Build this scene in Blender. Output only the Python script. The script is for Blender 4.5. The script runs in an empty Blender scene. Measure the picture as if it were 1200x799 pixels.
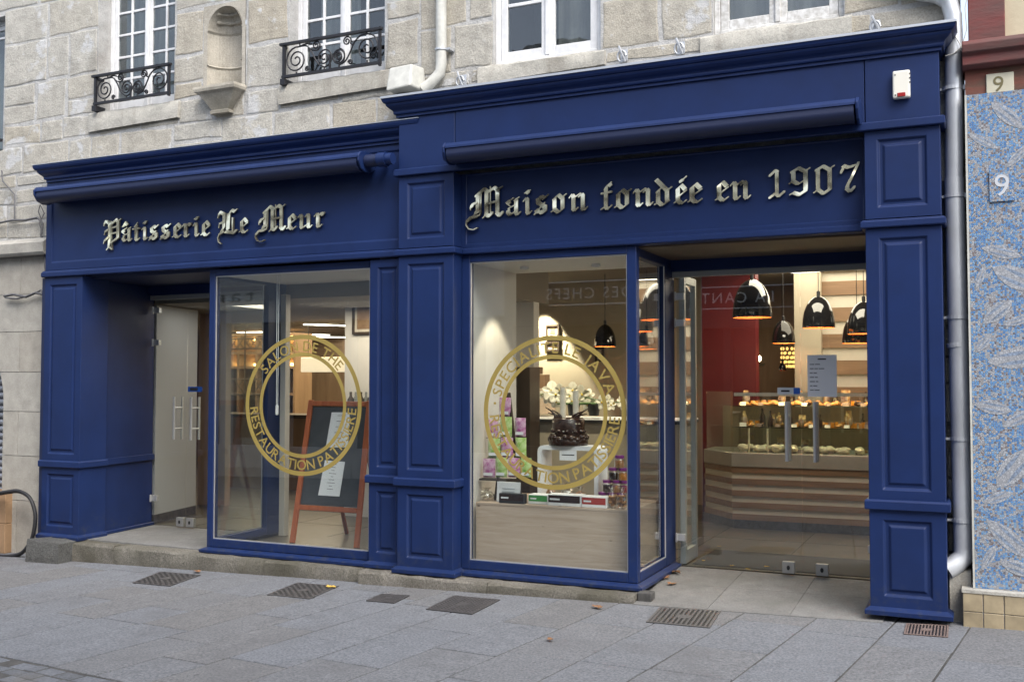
import bpy, bmesh, math, random
from mathutils import Vector, Matrix, Euler
R = math.radians
random.seed(7)
S = bpy.context.scene
COL = S.collection

# ------------------------------------------------------------------ camera, sky, sun, exposure
F_PX, YAW, PITCH = 1192.0, R(24.65), R(2.22)
CAM = Vector((0.0, -7.6, 1.6))
cd = bpy.data.cameras.new('camera'); cam = bpy.data.objects.new('camera', cd); COL.objects.link(cam)
cam.location = CAM
cam.rotation_euler = (R(90) + PITCH, 0, YAW)
cd.sensor_fit = 'HORIZONTAL'; cd.sensor_width = 36.0; cd.lens = 36.0 * F_PX / 1200.0
cd.clip_end = 300.0; cd.clip_start = 0.05
S.camera = cam
w = bpy.data.worlds.new('World'); S.world = w; w.use_nodes = True
SUN_EL, SUN_AZ = 50.0, 48.0            # azimuth measured from straight in front of the shop, towards the right
nt = w.node_tree; nt.nodes.clear()
sky = nt.nodes.new('ShaderNodeTexSky'); sky.sky_type = 'NISHITA'; sky.sun_disc = False
sky.sun_elevation = R(SUN_EL); sky.sun_rotation = R(180 - SUN_AZ); sky.dust_density = 2.5; sky.air_density = 1.0; sky.ozone_density = 1.0
hs = nt.nodes.new('ShaderNodeHueSaturation'); hs.inputs['Saturation'].default_value = 0.62
bg = nt.nodes.new('ShaderNodeBackground'); bg.inputs['Strength'].default_value = 0.15
wo = nt.nodes.new('ShaderNodeOutputWorld')
nt.links.new(sky.outputs[0], hs.inputs['Color']); nt.links.new(hs.outputs[0], bg.inputs[0]); nt.links.new(bg.outputs[0], wo.inputs[0])
sd = bpy.data.lights.new('sun', 'SUN'); sd.energy = 1.25; sd.angle = R(38); sd.color = (1.0, 0.96, 0.9)
sun = bpy.data.objects.new('sun', sd); COL.objects.link(sun)
sv = Vector((math.sin(R(SUN_AZ)) * math.cos(R(SUN_EL)), -math.cos(R(SUN_AZ)) * math.cos(R(SUN_EL)), math.sin(R(SUN_EL))))
sun.rotation_euler = (-sv).to_track_quat('-Z', 'Y').to_euler(); sun.location = (2, -6, 12)
S.view_settings.view_transform = 'Standard'; S.view_settings.look = 'None'
S.view_settings.gamma = 1.0; S.view_settings.use_curve_mapping = False
S.view_settings.exposure = 1.36
try:
    S.cycles.use_denoising = True
    S.cycles.max_bounces = 10; S.cycles.transparent_max_bounces = 24; S.cycles.glossy_bounces = 4
    S.cycles.sample_clamp_indirect = 6.0; S.cycles.caustics_reflective = False; S.cycles.caustics_refractive = False
except Exception:
    pass

# ------------------------------------------------------------------ geometry helpers
_f = Vector((-math.sin(YAW) * math.cos(PITCH), math.cos(YAW) * math.cos(PITCH), math.sin(PITCH)))
_r = Vector((math.cos(YAW), math.sin(YAW), 0)); _u = _r.cross(_f)
def ray(px, py): return _f + _r * ((px - 600) / F_PX) - _u * ((py - 399.5) / F_PX)
def at(px, py, Y):            # survey helper: the point of the plane y = Y seen at a pixel of the photograph
    d = ray(px, py); return CAM + d * ((Y - CAM.y) / d.y)
def gz(x, y=0): return -0.03 + 0.021 * x      # the street falls to the left
def ground(px, py):
    d = ray(px, py); t = (-0.03 + 0.021 * CAM.x - CAM.z) / (d.z - 0.021 * d.x); return CAM + d * t
ORG = {}
class MB:
    def __init__(s): s.v = []; s.f = []; s.m = []; s.t = []; s.mi = 0; s.tint = 0.5
    def add(s, vs, fs):
        n = len(s.v); s.v += [tuple(p) for p in vs]
        for f in fs: s.f.append([i + n for i in f]); s.m.append(s.mi); s.t.append(s.tint)
        return s
    def box(s, x0, x1, y0, y1, z0, z1):
        x0, x1 = min(x0, x1), max(x0, x1); y0, y1 = min(y0, y1), max(y0, y1); z0, z1 = min(z0, z1), max(z0, z1)
        return s.add([(x0,y0,z0),(x1,y0,z0),(x1,y1,z0),(x0,y1,z0),(x0,y0,z1),(x1,y0,z1),(x1,y1,z1),(x0,y1,z1)],
              [(0,3,2,1),(4,5,6,7),(0,1,5,4),(1,2,6,5),(2,3,7,6),(3,0,4,7)])
    def hexa(s, b, t):         # bottom and top quads, both counter-clockwise from above
        return s.add(list(b) + list(t), [(3,2,1,0),(4,5,6,7),(0,1,5,4),(1,2,6,5),(2,3,7,6),(3,0,4,7)])
    def bar(s, a, b, wx, wz, up=(0,0,1)):   # a rectangular bar from a to b
        a, b = Vector(a), Vector(b); d = (b - a).normalized(); up = Vector(up)
        sx = d.cross(up); sx = sx.normalized() if sx.length > 1e-6 else Vector((1,0,0)); sz = sx.cross(d)
        q = [(-1,-1),(1,-1),(1,1),(-1,1)]
        B = [a + sx*(i*wx/2) + sz*(j*wz/2) for i, j in q]; T = [b + sx*(i*wx/2) + sz*(j*wz/2) for i, j in q]
        return s.add(B + T, [(3,2,1,0),(4,5,6,7),(0,1,5,4),(1,2,6,5),(2,3,7,6),(3,0,4,7)])
    def prism(s, poly, y0, y1):             # polygon in x,z (counter-clockwise seen from -y) between y0 (front) and y1
        n = len(poly)
        return s.add([(x, y0, z) for x, z in poly] + [(x, y1, z) for x, z in poly],
              [tuple(range(n)), tuple(range(2*n-1, n-1, -1))] + [(i, n+i, n+(i+1) % n, (i+1) % n) for i in range(n)])
    def xprism(s, poly, x0, x1):            # polygon in y,z between x0 and x1
        n = len(poly)
        return s.add([(x0, y, z) for y, z in poly] + [(x1, y, z) for y, z in poly],
              [tuple(range(n-1, -1, -1)), tuple(range(n, 2*n))] + [(i, (i+1) % n, n+(i+1) % n, n+i) for i in range(n)])
    def zprism(s, poly, z0, z1):
        n = len(poly); f = (lambda z, p: z(*p) if callable(z) else z)
        return s.add([(x, y, f(z0,(x,y))) for x, y in poly] + [(x, y, f(z1,(x,y))) for x, y in poly],
              [tuple(range(n-1, -1, -1)), tuple(range(n, 2*n))] + [(i, (i+1) % n, n+(i+1) % n, n+i) for i in range(n)])
    def tube(s, pts, r, n=8, caps=True):
        pts = [Vector(p) for p in pts]; m = len(pts); rs = r if isinstance(r, (list, tuple)) else [r]*m
        t0 = (pts[1]-pts[0]).normalized(); a = Vector((0,0,1)) if abs(t0.z) < .9 else Vector((1,0,0))
        u = t0.cross(a).normalized(); vs = []
        for i, p in enumerate(pts):
            t = (pts[min(i+1,m-1)] - pts[max(i-1,0)]).normalized()
            u = (u - t*u.dot(t)); u = u.normalized() if u.length > 1e-6 else t.orthogonal().normalized(); v = t.cross(u)
            for k in range(n):
                an = 2*math.pi*k/n; vs.append(p + (u*math.cos(an) + v*math.sin(an))*rs[i])
        fs = [(i*n+k, i*n+(k+1) % n, (i+1)*n+(k+1) % n, (i+1)*n+k) for i in range(m-1) for k in range(n)]
        if caps: fs += [tuple(range(n-1,-1,-1)), tuple(range((m-1)*n, m*n))]
        return s.add(vs, fs)
    def lathe(s, prof, c=(0,0,0), n=24, caps=True, jag=0):   # prof: (radius, height) going up
        vs = []; m = len(prof)
        for r, z in prof:
            for k in range(n):
                an = 2*math.pi*k/n; j = 1 + jag*(random.random()-.5)
                vs.append((c[0]+r*j*math.cos(an), c[1]+r*j*math.sin(an), c[2]+z))
        fs = [(i*n+k, i*n+(k+1) % n, (i+1)*n+(k+1) % n, (i+1)*n+k) for i in range(m-1) for k in range(n)]
        if caps: fs += [tuple(range(n-1,-1,-1)), tuple(range((m-1)*n, m*n))]
        return s.add(vs, fs)
    def blob(s, c, rx, ry, rz, n=10, m=7, jag=0.0, rot=0):
        vs = []; ca, sa = math.cos(rot), math.sin(rot)
        for i in range(m+1):
            th = math.pi*i/m
            for k in range(n):
                an = 2*math.pi*k/n; j = 1 + jag*(random.random()-.5)
                x, y = rx*math.sin(th)*math.cos(an)*j, ry*math.sin(th)*math.sin(an)*j
                vs.append((c[0]+x*ca-y*sa, c[1]+x*sa+y*ca, c[2]-rz*math.cos(th)*j))
        return s.add(vs, [(i*n+k, i*n+(k+1) % n, (i+1)*n+(k+1) % n, (i+1)*n+k) for i in range(m) for k in range(n)])
    def wrap(s, prof, x0, x1, yf, yb):      # moulding profile (out, z) led round the left, front and right of a box
        vs = []
        for o, z in prof: vs += [(x0-o, yb, z), (x0-o, yf-o, z), (x1+o, yf-o, z), (x1+o, yb, z)]
        m = len(prof); fs = []
        for i in range(m):
            j = (i+1) % m
            for k in range(3): fs.append((i*4+k, i*4+k+1, j*4+k+1, j*4+k))
        fs += [tuple(i*4 for i in range(m)), tuple(i*4+3 for i in range(m-1,-1,-1))]
        return s.add(vs, fs)
    def panel_box(s, x0, x1, yf, yb, z0, z1, px0=None, px1=None, pz0=None, pz1=None, d=0.016, w_=0.014, raised=True):
        loops = [(x0, x1, z0, z1, yf)]
        if px0 is not None:
            a = 0.0
            for ins, dep in ([(0,0),(w_,d),(w_*2.4,d),(w_*3.6,d*.25)] if raised else [(0,0),(w_,d)]):
                loops.append((px0+ins, px1-ins, pz0+ins, pz1-ins, yf+dep))
        vs = []
        for a0, a1, b0, b1, y in loops: vs += [(a0,y,b0),(a1,y,b0),(a1,y,b1),(a0,y,b1)]
        fs = []; n = len(loops)
        for i in range(n-1):
            for k in range(4): fs.append((i*4+k, i*4+(k+1) % 4, (i+1)*4+(k+1) % 4, (i+1)*4+k))
        fs.append(tuple((n-1)*4+k for k in range(4)))
        b = len(vs); vs += [(x0,yb,z0),(x1,yb,z0),(x1,yb,z1),(x0,yb,z1)]
        fs += [(0,3,b+3,b),(1,b+1,b+2,2),(3,2,b+2,b+3),(0,b,b+1,1),(b,b+3,b+2,b+1)]
        return s.add(vs, fs)
    def build(s, name, mat, parent=None, bevel=0, smooth=False, org=None, segs=1, tri=False):
        o3 = Vector(org) if org is not None else (ORG[parent.name] if parent else Vector((0,0,0)))
        me = bpy.data.meshes.new(name)
        me.from_pydata([(p[0]-o3.x, p[1]-o3.y, p[2]-o3.z) for p in s.v], [], s.f)
        for x in (mat if isinstance(mat, (list, tuple)) else [mat]): me.materials.append(x)
        if any(s.m): me.polygons.foreach_set('material_index', s.m)
        at_ = me.attributes.new('tint', 'FLOAT', 'FACE'); at_.data.foreach_set('value', s.t)
        me.validate()
        if smooth:
            me.polygons.foreach_set('use_smooth', [True]*len(me.polygons))
            try: me.set_sharp_from_angle(angle=R(40 if smooth is True else smooth))
            except Exception: pass
        me.update()
        o = bpy.data.objects.new(name, me); COL.objects.link(o)
        if parent: o.parent = parent
        else: o.location = o3
        ORG[o.name] = o3
        if bevel:
            b = o.modifiers.new('bevel', 'BEVEL'); b.width = bevel; b.segments = segs; b.limit_method = 'ANGLE'; b.angle_limit = R(35)
        return o
def thing(name, label, cat, loc=(0,0,0), group=None):
    o = bpy.data.objects.new(name, None); COL.objects.link(o); o.location = loc; o.empty_display_size = .1
    o['label'] = label; o['category'] = cat
    if group: o['group'] = group
    ORG[o.name] = Vector(loc); return o
def tag(o, label, cat, group=None):
    o['label'] = label; o['category'] = cat
    if group: o['group'] = group
    return o
def struct(o, kind='structure'): o['kind'] = kind; return o
def copy_tree(o, loc=None, rot=None, label=None, parent=None):
    c = o.copy(); COL.objects.link(c); ORG[c.name] = ORG[o.name]
    if parent: c.parent = parent
    if loc is not None: c.location = loc; ORG[c.name] = Vector(loc)
    if rot is not None: c.rotation_euler = rot
    if label: c['label'] = label
    for ch in list(o.children): copy_tree(ch, parent=c)
    return c
def text_geo(txt, size, extrude=0.001, align='CENTER', bold=0.0, space=1.0):
    cu = bpy.data.curves.new('lettering', 'FONT'); cu.body = txt; cu.size = size; cu.extrude = extrude; cu.align_x = align; cu.align_y = 'BOTTOM_BASELINE' if False else 'TOP_BASELINE'
    cu.resolution_u = 3; cu.offset = bold; cu.space_character = space
    ob = bpy.data.objects.new('lettering', cu); COL.objects.link(ob)
    dg = bpy.context.evaluated_depsgraph_get(); ev = ob.evaluated_get(dg); me = ev.to_mesh()
    vs = [tuple(v.co) for v in me.vertices]; fs = [tuple(p.vertices) for p in me.polygons]
    ev.to_mesh_clear(); bpy.data.objects.remove(ob); bpy.data.curves.remove(cu)
    return vs, fs
def add_text(mb, txt, size, origin, facing='-y', extrude=0.001, align='CENTER', rot=0.0, sx=1.0, space=1.0, width=None):
    vs, fs = text_geo(txt, size, extrude, align, space=space); o = Vector(origin); out = []
    if width: a0, a1 = min(v[0] for v in vs), max(v[0] for v in vs); vs = [((v[0]-(a0+a1)/2)*width/(a1-a0), v[1], v[2]) for v in vs]
    c, sn = math.cos(rot), math.sin(rot)
    for x, y, z in vs:
        x *= sx; x, y = x*c - y*sn, x*sn + y*c
        out.append((o.x+x, o.y-z, o.z+y) if facing == '-y' else ((o.x-x, o.y+z, o.z+y) if facing == '+y' else (o.x+x, o.y+y, o.z+z)))
    mb.add(out, fs)

# ------------------------------------------------------------------ materials
def N(nt, t, **kw):
    n = nt.nodes.new(t)
    for k, v in kw.items():
        if k in n.inputs: n.inputs[k].default_value = v
        else: setattr(n, k, v)
    return n
def newmat(name):
    m = bpy.data.materials.new(name); m.use_nodes = True; nt = m.node_tree; nt.nodes.clear()
    out = nt.nodes.new('ShaderNodeOutputMaterial'); b = nt.nodes.new('ShaderNodeBsdfPrincipled'); nt.links.new(b.outputs[0], out.inputs[0])
    return m, nt, b, out
def lin(c): return tuple(c[:3]) + (1.0,)
def mat(name, col, rough=.6, metal=0.0, var=0.0, vscale=6.0, bump=0.0, bscale=40.0, bdist=0.01, spec=None, bdet=5.0, tint=0.0, col2=None, stretch=None, rvar=0.0, coat=0.0, dust=False):
    m, nt, b, out = newmat(name); L = nt.links.new
    b.inputs['Roughness'].default_value = rough; b.inputs['Metallic'].default_value = metal
    if spec is not None: b.inputs['Specular IOR Level'].default_value = spec
    if coat: b.inputs['Coat Weight'].default_value = coat; b.inputs['Coat Roughness'].default_value = .05
    tc = N(nt, 'ShaderNodeTexCoord'); src = tc.outputs['Object']
    if stretch:
        mp = N(nt, 'ShaderNodeMapping'); mp.inputs['Scale'].default_value = stretch; L(src, mp.inputs[0]); src = mp.outputs[0]
    last = None
    if var or col2:
        no = N(nt, 'ShaderNodeTexNoise', Scale=vscale, Detail=6.0, Roughness=.6); L(src, no.inputs['Vector'])
        mx = N(nt, 'ShaderNodeMix', data_type='RGBA')
        c2 = col2 if col2 else tuple(x*(1-var) for x in col); c1 = col if col2 else tuple(min(1,x*(1+var)) for x in col)
        mx.inputs[6].default_value = lin(c1); mx.inputs[7].default_value = lin(c2)
        rp = N(nt, 'ShaderNodeMapRange'); rp.inputs['From Min'].default_value = .35; rp.inputs['From Max'].default_value = .65
        L(no.outputs['Fac'], rp.inputs['Value']); L(rp.outputs[0], mx.inputs[0]); last = mx.outputs[2]
        if rvar:
            r2 = N(nt, 'ShaderNodeMapRange'); r2.inputs['To Min'].default_value = rough-rvar; r2.inputs['To Max'].default_value = rough+rvar
            L(no.outputs['Fac'], r2.inputs['Value']); L(r2.outputs[0], b.inputs['Roughness'])
    if tint:
        an = N(nt, 'ShaderNodeAttribute', attribute_name='tint'); mr = N(nt, 'ShaderNodeMapRange')
        mr.inputs['To Min'].default_value = 1-tint; mr.inputs['To Max'].default_value = 1+tint; L(an.outputs['Fac'], mr.inputs['Value'])
        mm = N(nt, 'ShaderNodeMix', data_type='RGBA', blend_type='MULTIPLY'); mm.inputs[0].default_value = 1.0
        if last: L(last, mm.inputs[6])
        else: mm.inputs[6].default_value = lin(col)
        L(mr.outputs[0], mm.inputs[7]); last = mm.outputs[2]
    if dust:            # splash dirt along the foot of the woodwork
        ge = N(nt, 'ShaderNodeNewGeometry'); sx = N(nt, 'ShaderNodeSeparateXYZ'); L(ge.outputs['Position'], sx.inputs[0])
        dn = N(nt, 'ShaderNodeTexNoise', Scale=16.0, Detail=8.0, Roughness=.7); L(ge.outputs['Position'], dn.inputs['Vector'])
        m1 = N(nt, 'ShaderNodeMapRange'); m1.inputs['From Min'].default_value = .30; m1.inputs['From Max'].default_value = -.02; L(sx.outputs[2], m1.inputs['Value'])
        m3 = N(nt, 'ShaderNodeMapRange'); m3.inputs['From Min'].default_value = .50; m3.inputs['From Max'].default_value = .75; L(dn.outputs['Fac'], m3.inputs['Value'])
        mu = N(nt, 'ShaderNodeMath', operation='MULTIPLY'); L(m1.outputs[0], mu.inputs[0]); L(m3.outputs[0], mu.inputs[1])
        md = N(nt, 'ShaderNodeMix', data_type='RGBA'); md.inputs[7].default_value = (.045,.05,.065,1); L(mu.outputs[0], md.inputs[0]); L(last, md.inputs[6]); last = md.outputs[2]
    if last: L(last, b.inputs['Base Color'])
    else: b.inputs['Base Color'].default_value = lin(col)
    if bump:
        n2 = N(nt, 'ShaderNodeTexNoise', Scale=bscale, Detail=bdet, Roughness=.65); L(src, n2.inputs['Vector'])
        bp = N(nt, 'ShaderNodeBump', Strength=bump, Distance=bdist); L(n2.outputs['Fac'], bp.inputs['Height']); L(bp.outputs[0], b.inputs['Normal'])
    return m
def emit(name, col, s):
    m, nt, b, out = newmat(name); b.inputs['Base Color'].default_value = lin(col)
    b.inputs['Emission Color'].default_value = lin(col); b.inputs['Emission Strength'].default_value = s; return m
def glass_mat(name, tintc=(.93,.95,.94), k=1.0, wob=0.0):
    m, nt, b, out = newmat(name); nt.nodes.remove(b); L = nt.links.new
    tr = N(nt, 'ShaderNodeBsdfTransparent'); tr.inputs[0].default_value = lin(tintc)
    gl = N(nt, 'ShaderNodeBsdfGlossy'); gl.inputs['Roughness'].default_value = 0.0; gl.inputs[0].default_value = (1,1,1,1)
    lw = N(nt, 'ShaderNodeLayerWeight'); lw.inputs[0].default_value = .5
    p = N(nt, 'ShaderNodeMath', operation='POWER'); p.inputs[1].default_value = 5.0; L(lw.outputs['Facing'], p.inputs[0])
    ma = N(nt, 'ShaderNodeMath', operation='MULTIPLY_ADD'); ma.inputs[1].default_value = .96*k; ma.inputs[2].default_value = .04*k; L(p.outputs[0], ma.inputs[0])
    mx = N(nt, 'ShaderNodeMixShader'); L(ma.outputs[0], mx.inputs[0]); L(tr.outputs[0], mx.inputs[1]); L(gl.outputs[0], mx.inputs[2]); L(mx.outputs[0], out.inputs[0])
    if wob:
        tc = N(nt, 'ShaderNodeTexCoord'); no = N(nt, 'ShaderNodeTexNoise', Scale=5.0, Detail=1.0); L(tc.outputs['Object'], no.inputs['Vector'])
        bp = N(nt, 'ShaderNodeBump', Strength=wob, Distance=.02); L(no.outputs['Fac'], bp.inputs['Height']); L(bp.outputs[0], gl.inputs['Normal'])
    return m
def wood_mat(name, c1, c2, scale=(.6, 8, 8), rough=.55, bump=.15, knots=False):
    m, nt, b, out = newmat(name); L = nt.links.new; b.inputs['Roughness'].default_value = rough
    tc = N(nt, 'ShaderNodeTexCoord'); mp = N(nt, 'ShaderNodeMapping'); mp.inputs['Scale'].default_value = scale; L(tc.outputs['Object'], mp.inputs[0])
    n1 = N(nt, 'ShaderNodeTexNoise', Scale=2.2, Detail=8.0, Roughness=.65, Distortion=1.2); L(mp.outputs[0], n1.inputs['Vector'])
    rp = N(nt, 'ShaderNodeValToRGB'); rp.color_ramp.elements[0].position = .32; rp.color_ramp.elements[1].position = .68
    rp.color_ramp.elements[0].color = lin(c2); rp.color_ramp.elements[1].color = lin(c1); L(n1.outputs['Fac'], rp.inputs[0]); L(rp.outputs[0], b.inputs['Base Color'])
    if knots:
        m4 = N(nt, 'ShaderNodeMapping'); m4.inputs['Scale'].default_value = (2.6,2.6,4.2); L(tc.outputs['Object'], m4.inputs[0]); vk = N(nt, 'ShaderNodeTexVoronoi', Scale=1.6); L(m4.outputs[0], vk.inputs['Vector'])
        rk = N(nt, 'ShaderNodeMapRange'); rk.inputs['From Min'].default_value = .085; rk.inputs['From Max'].default_value = .03; L(vk.outputs['Distance'], rk.inputs['Value'])
        mk = N(nt, 'ShaderNodeMix', data_type='RGBA'); mk.inputs[7].default_value = (.10,.065,.04,1); L(rk.outputs[0], mk.inputs[0]); L(rp.outputs[0], mk.inputs[6]); L(mk.outputs[2], b.inputs['Base Color'])
    if bump:
        bp = N(nt, 'ShaderNodeBump', Strength=bump, Distance=.004); L(n1.outputs['Fac'], bp.inputs['Height']); L(bp.outputs[0], b.inputs['Normal'])
    return m
def stone_mat(name, c, c2, patch=(.52,.52,.50), patch_amt=.62, bump=.55, tint=.12, speck=0.25, smear=0, sc=70.0, gum=0, streak=0, stain=(.16,.14,.11), stain_amt=.7):
    m, nt, b, out = newmat(name); L = nt.links.new; b.inputs['Roughness'].default_value = .9; b.inputs['Specular IOR Level'].default_value = .2
    tc = N(nt, 'ShaderNodeTexCoord'); src = tc.outputs['Object']
    big = N(nt, 'ShaderNodeTexNoise', Scale=1.7, Detail=5.0, Roughness=.6); L(src, big.inputs['Vector'])
    fine = N(nt, 'ShaderNodeTexNoise', Scale=sc, Detail=5.0, Roughness=.75); L(src, fine.inputs['Vector'])
    mid = N(nt, 'ShaderNodeTexNoise', Scale=7.0, Detail=7.0, Roughness=.62); L(src, mid.inputs['Vector'])
    def rng(o, a, b_, lo=0., hi=1.):
        r = N(nt, 'ShaderNodeMapRange'); r.inputs['From Min'].default_value = a; r.inputs['From Max'].default_value = b_
        r.inputs['To Min'].default_value = lo; r.inputs['To Max'].default_value = hi; L(o, r.inputs['Value']); return r.outputs[0]
    def mixc(fac, a, b_, mode='MIX'):
        x = N(nt, 'ShaderNodeMix', data_type='RGBA', blend_type=mode)
        if hasattr(fac, 'links'): L(fac, x.inputs[0])
        else: x.inputs[0].default_value = fac
        for i, q in ((6, a), (7, b_)):
            if hasattr(q, 'links'): L(q, x.inputs[i])
            else: x.inputs[i].default_value = lin(q)
        return x.outputs[2]
    an = N(nt, 'ShaderNodeAttribute', attribute_name='tint')
    sq = N(nt, 'ShaderNodeMath', operation='POWER'); sq.inputs[1].default_value = 1.8; L(an.outputs['Fac'], sq.inputs[0]); col = mixc(sq.outputs[0], c, c2)
    col = mixc(rng(mid.outputs['Fac'], .35, .65, 1-tint, 1+tint), (0,0,0), col) if False else col
    mm = N(nt, 'ShaderNodeMix', data_type='RGBA', blend_type='MULTIPLY'); mm.inputs[0].default_value = 1; L(col, mm.inputs[6]); L(rng(mid.outputs['Fac'], .3, .7, 1-tint*1.5, 1+tint), mm.inputs[7]); col = mm.outputs[2]
    m2 = N(nt, 'ShaderNodeMix', data_type='RGBA', blend_type='MULTIPLY'); m2.inputs[0].default_value = 1; L(col, m2.inputs[6]); L(rng(fine.outputs['Fac'], .3, .7, 1-speck, 1+speck*.7), m2.inputs[7]); col = m2.outputs[2]
    col = mixc(rng(mid.outputs['Fac'], patch_amt, patch_amt+.06), col, patch)
    col = mixc(rng(big.outputs['Fac'], stain_amt-.12, stain_amt+.12, 0, .75), col, stain)
    if smear:
        sm = N(nt, 'ShaderNodeTexNoise', Scale=2.1, Detail=9.0, Roughness=.62); L(src, sm.inputs['Vector'])
        col = mixc(rng(sm.outputs['Fac'], smear, smear+.035, 0, .85), col, patch)
    if streak:          # rain streaks running down the face
        ms = N(nt, 'ShaderNodeMapping'); ms.inputs['Scale'].default_value = (7,7,.55); L(src, ms.inputs[0]); ns = N(nt, 'ShaderNodeTexNoise', Scale=1.0, Detail=6.0, Roughness=.6); L(ms.outputs[0], ns.inputs['Vector'])
        col = mixc(rng(ns.outputs['Fac'], .55, .70, 0, streak), col, stain)
    if gum:             # trodden gum and old spots
        vg = N(nt, 'ShaderNodeTexVoronoi', Scale=1.9); L(src, vg.inputs['Vector'])
        col = mixc(rng(vg.outputs['Distance'], .045, .030, 0, gum), col, (.075,.075,.08))
    L(col, b.inputs['Base Color'])
    ad = N(nt, 'ShaderNodeMath', operation='MULTIPLY_ADD'); ad.inputs[1].default_value = .35; L(fine.outputs['Fac'], ad.inputs[0]); L(mid.outputs['Fac'], ad.inputs[2])
    bp = N(nt, 'ShaderNodeBump', Strength=bump, Distance=.03); L(ad.outputs[0], bp.inputs['Height']); L(bp.outputs[0], b.inputs['Normal'])
    return m
M = {}
M['blue'] = mat('blue_paint', (.0098,.0232,.088), .42, dust=True, var=.10, vscale=3.0, bump=.06, bscale=320, bdist=.002, spec=.28, rvar=.06)
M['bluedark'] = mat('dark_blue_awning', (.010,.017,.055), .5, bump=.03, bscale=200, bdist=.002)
M['soffit'] = mat('brown_soffit_board', (.10,.07,.045), .5, var=.15)
M['zinc'] = mat('zinc', (.50,.52,.545), .42, .45, var=.2, vscale=5, rvar=.1, bump=.05, bscale=14, stretch=(1,1,.35))
M['flash'] = mat('zinc_flashing', (.55,.57,.6), .4, .6)
M['stone'] = stone_mat('granite_rubble', (.455,.437,.39), (.425,.385,.31), patch=(.52,.525,.525), patch_amt=.62, smear=.58, streak=.30, bump=.7, stain=(.22,.205,.175), stain_amt=.68, speck=.3)
M['mortar'] = stone_mat('lime_mortar', (.47,.465,.45), (.48,.48,.47), patch=(.38,.37,.345), patch_amt=.64, bump=.7, stain=(.24,.22,.19), stain_amt=.66)
M['smooth'] = stone_mat('smooth_granite', (.40,.385,.345), (.35,.325,.28), patch=(.46,.45,.43), patch_amt=.72, bump=.25, speck=.14, stain_amt=.78)
M['sill'] = stone_mat('sill_stone', streak=.35, c=(.47,.455,.41), c2=(.41,.39,.34), patch_amt=.75, bump=.5)
M['niche'] = stone_mat('niche_stone', (.44,.41,.35), (.42,.385,.32), patch_amt=.85, bump=.35, stain=(.13,.12,.09), stain_amt=.62)
M['block'] = stone_mat('dark_block_granite', (.115,.115,.11), (.10,.10,.095), patch=(.19,.19,.185), patch_amt=.66, bump=.9, speck=.5)
M['step'] = stone_mat('worn_step_granite', (.215,.20,.175), (.18,.17,.145), patch=(.30,.29,.27), patch_amt=.68, bump=.8, stain=(.075,.07,.05), stain_amt=.52, speck=.6)
M['slab'] = stone_mat('granite_slab', (.176,.185,.202), (.168,.167,.168), patch=(.20,.21,.228), patch_amt=.74, bump=.15, speck=.55, sc=60.0, gum=.55, tint=.07, stain=(.12,.12,.125), stain_amt=.66)
M['joint'] = mat('paving_joint', (.065,.063,.06), .95, var=.3, vscale=12, bump=.4, bscale=60)
M['sett'] = stone_mat('granite_sett', (.17,.18,.20), (.12,.125,.135), patch=(.24,.25,.26), patch_amt=.74, bump=.5, speck=.35)
M['concrete'] = stone_mat('worn_concrete', (.20,.20,.197), (.185,.182,.175), patch=(.25,.248,.245), patch_amt=.72, bump=.2, speck=.3, stain=(.13,.13,.12), stain_amt=.60)
M['white'] = mat('white_window_paint', (.66,.665,.67), .5, var=.10, vscale=9, bump=.1, bscale=30)
M['peel'] = mat('peeling_white_paint', (.66,.66,.65), .7, col2=(.42,.41,.385), vscale=24, bump=.5, bscale=30, bdist=.006)
M['iron'] = mat('wrought_iron', (.022,.022,.026), .5, .3, bump=.3, bscale=60, bdist=.003)
M['glass'] = glass_mat('shop_glass', k=1.75)
M['upglass'] = glass_mat('old_window_glass', (.7,.73,.74), 1.6, wob=.07)
M['gold'] = mat('gold_vinyl', (.36,.27,.075), .45, .25, var=.12, vscale=3)
M['brass'] = mat('polished_letter_metal', (.98,.88,.62), .22, .92, var=.06, vscale=9, bump=1.0, bscale=6, bdist=.05, bdet=.6)
M['letterside'] = mat('letter_edge_metal', (.25,.22,.16), .4, .8)
M['steel'] = mat('brushed_steel', (.68,.68,.67), .33, .7)
M['alu'] = mat('grey_aluminium', (.38,.39,.37), .45, .35)
M['plaster'] = mat('white_plaster', (.72,.70,.66), .8, var=.03, vscale=3, bump=.06)
M['cream'] = mat('cream_wall', (.45,.40,.31), .8, var=.04, vscale=3)
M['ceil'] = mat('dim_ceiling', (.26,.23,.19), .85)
M['floor'] = mat('grey_floor_tile', (.085,.076,.062), .35, var=.2, vscale=3)
M['matt'] = mat('dark_entrance_mat', (.03,.03,.032), .95, bump=.3, bscale=200)
M['red'] = mat('red_wall_paint', (.13,.009,.012), .5, var=.1, vscale=2)
M['oak'] = wood_mat('pale_oak_board', (.58,.46,.36), (.44,.33,.24), scale=(.8,4,13), knots=True)
M['slat'] = wood_mat('walnut_slat', (.27,.165,.095), (.17,.10,.056), scale=(.5,7,7))
M['slatpale'] = mat('pale_slat', (.55,.51,.44), .6, var=.06)
M['brownwall'] = wood_mat('brown_panelling', (.30,.20,.12), (.21,.135,.08), scale=(3,3,.4))
M['darkwood'] = wood_mat('dark_wood', (.05,.032,.022), (.03,.02,.013), scale=(2,2,2))
M['orange'] = wood_mat('orange_stained_wood', (.50,.135,.045), (.37,.085,.025), scale=(6,6,.7), rough=.45)
M['board'] = mat('chalkboard', (.042,.048,.055), .7, col2=(.065,.07,.078), vscale=4)
M['paper'] = mat('white_paper', (.86,.865,.87), .8)
M['ink'] = mat('black_ink', (.03,.03,.035), .8)
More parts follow.
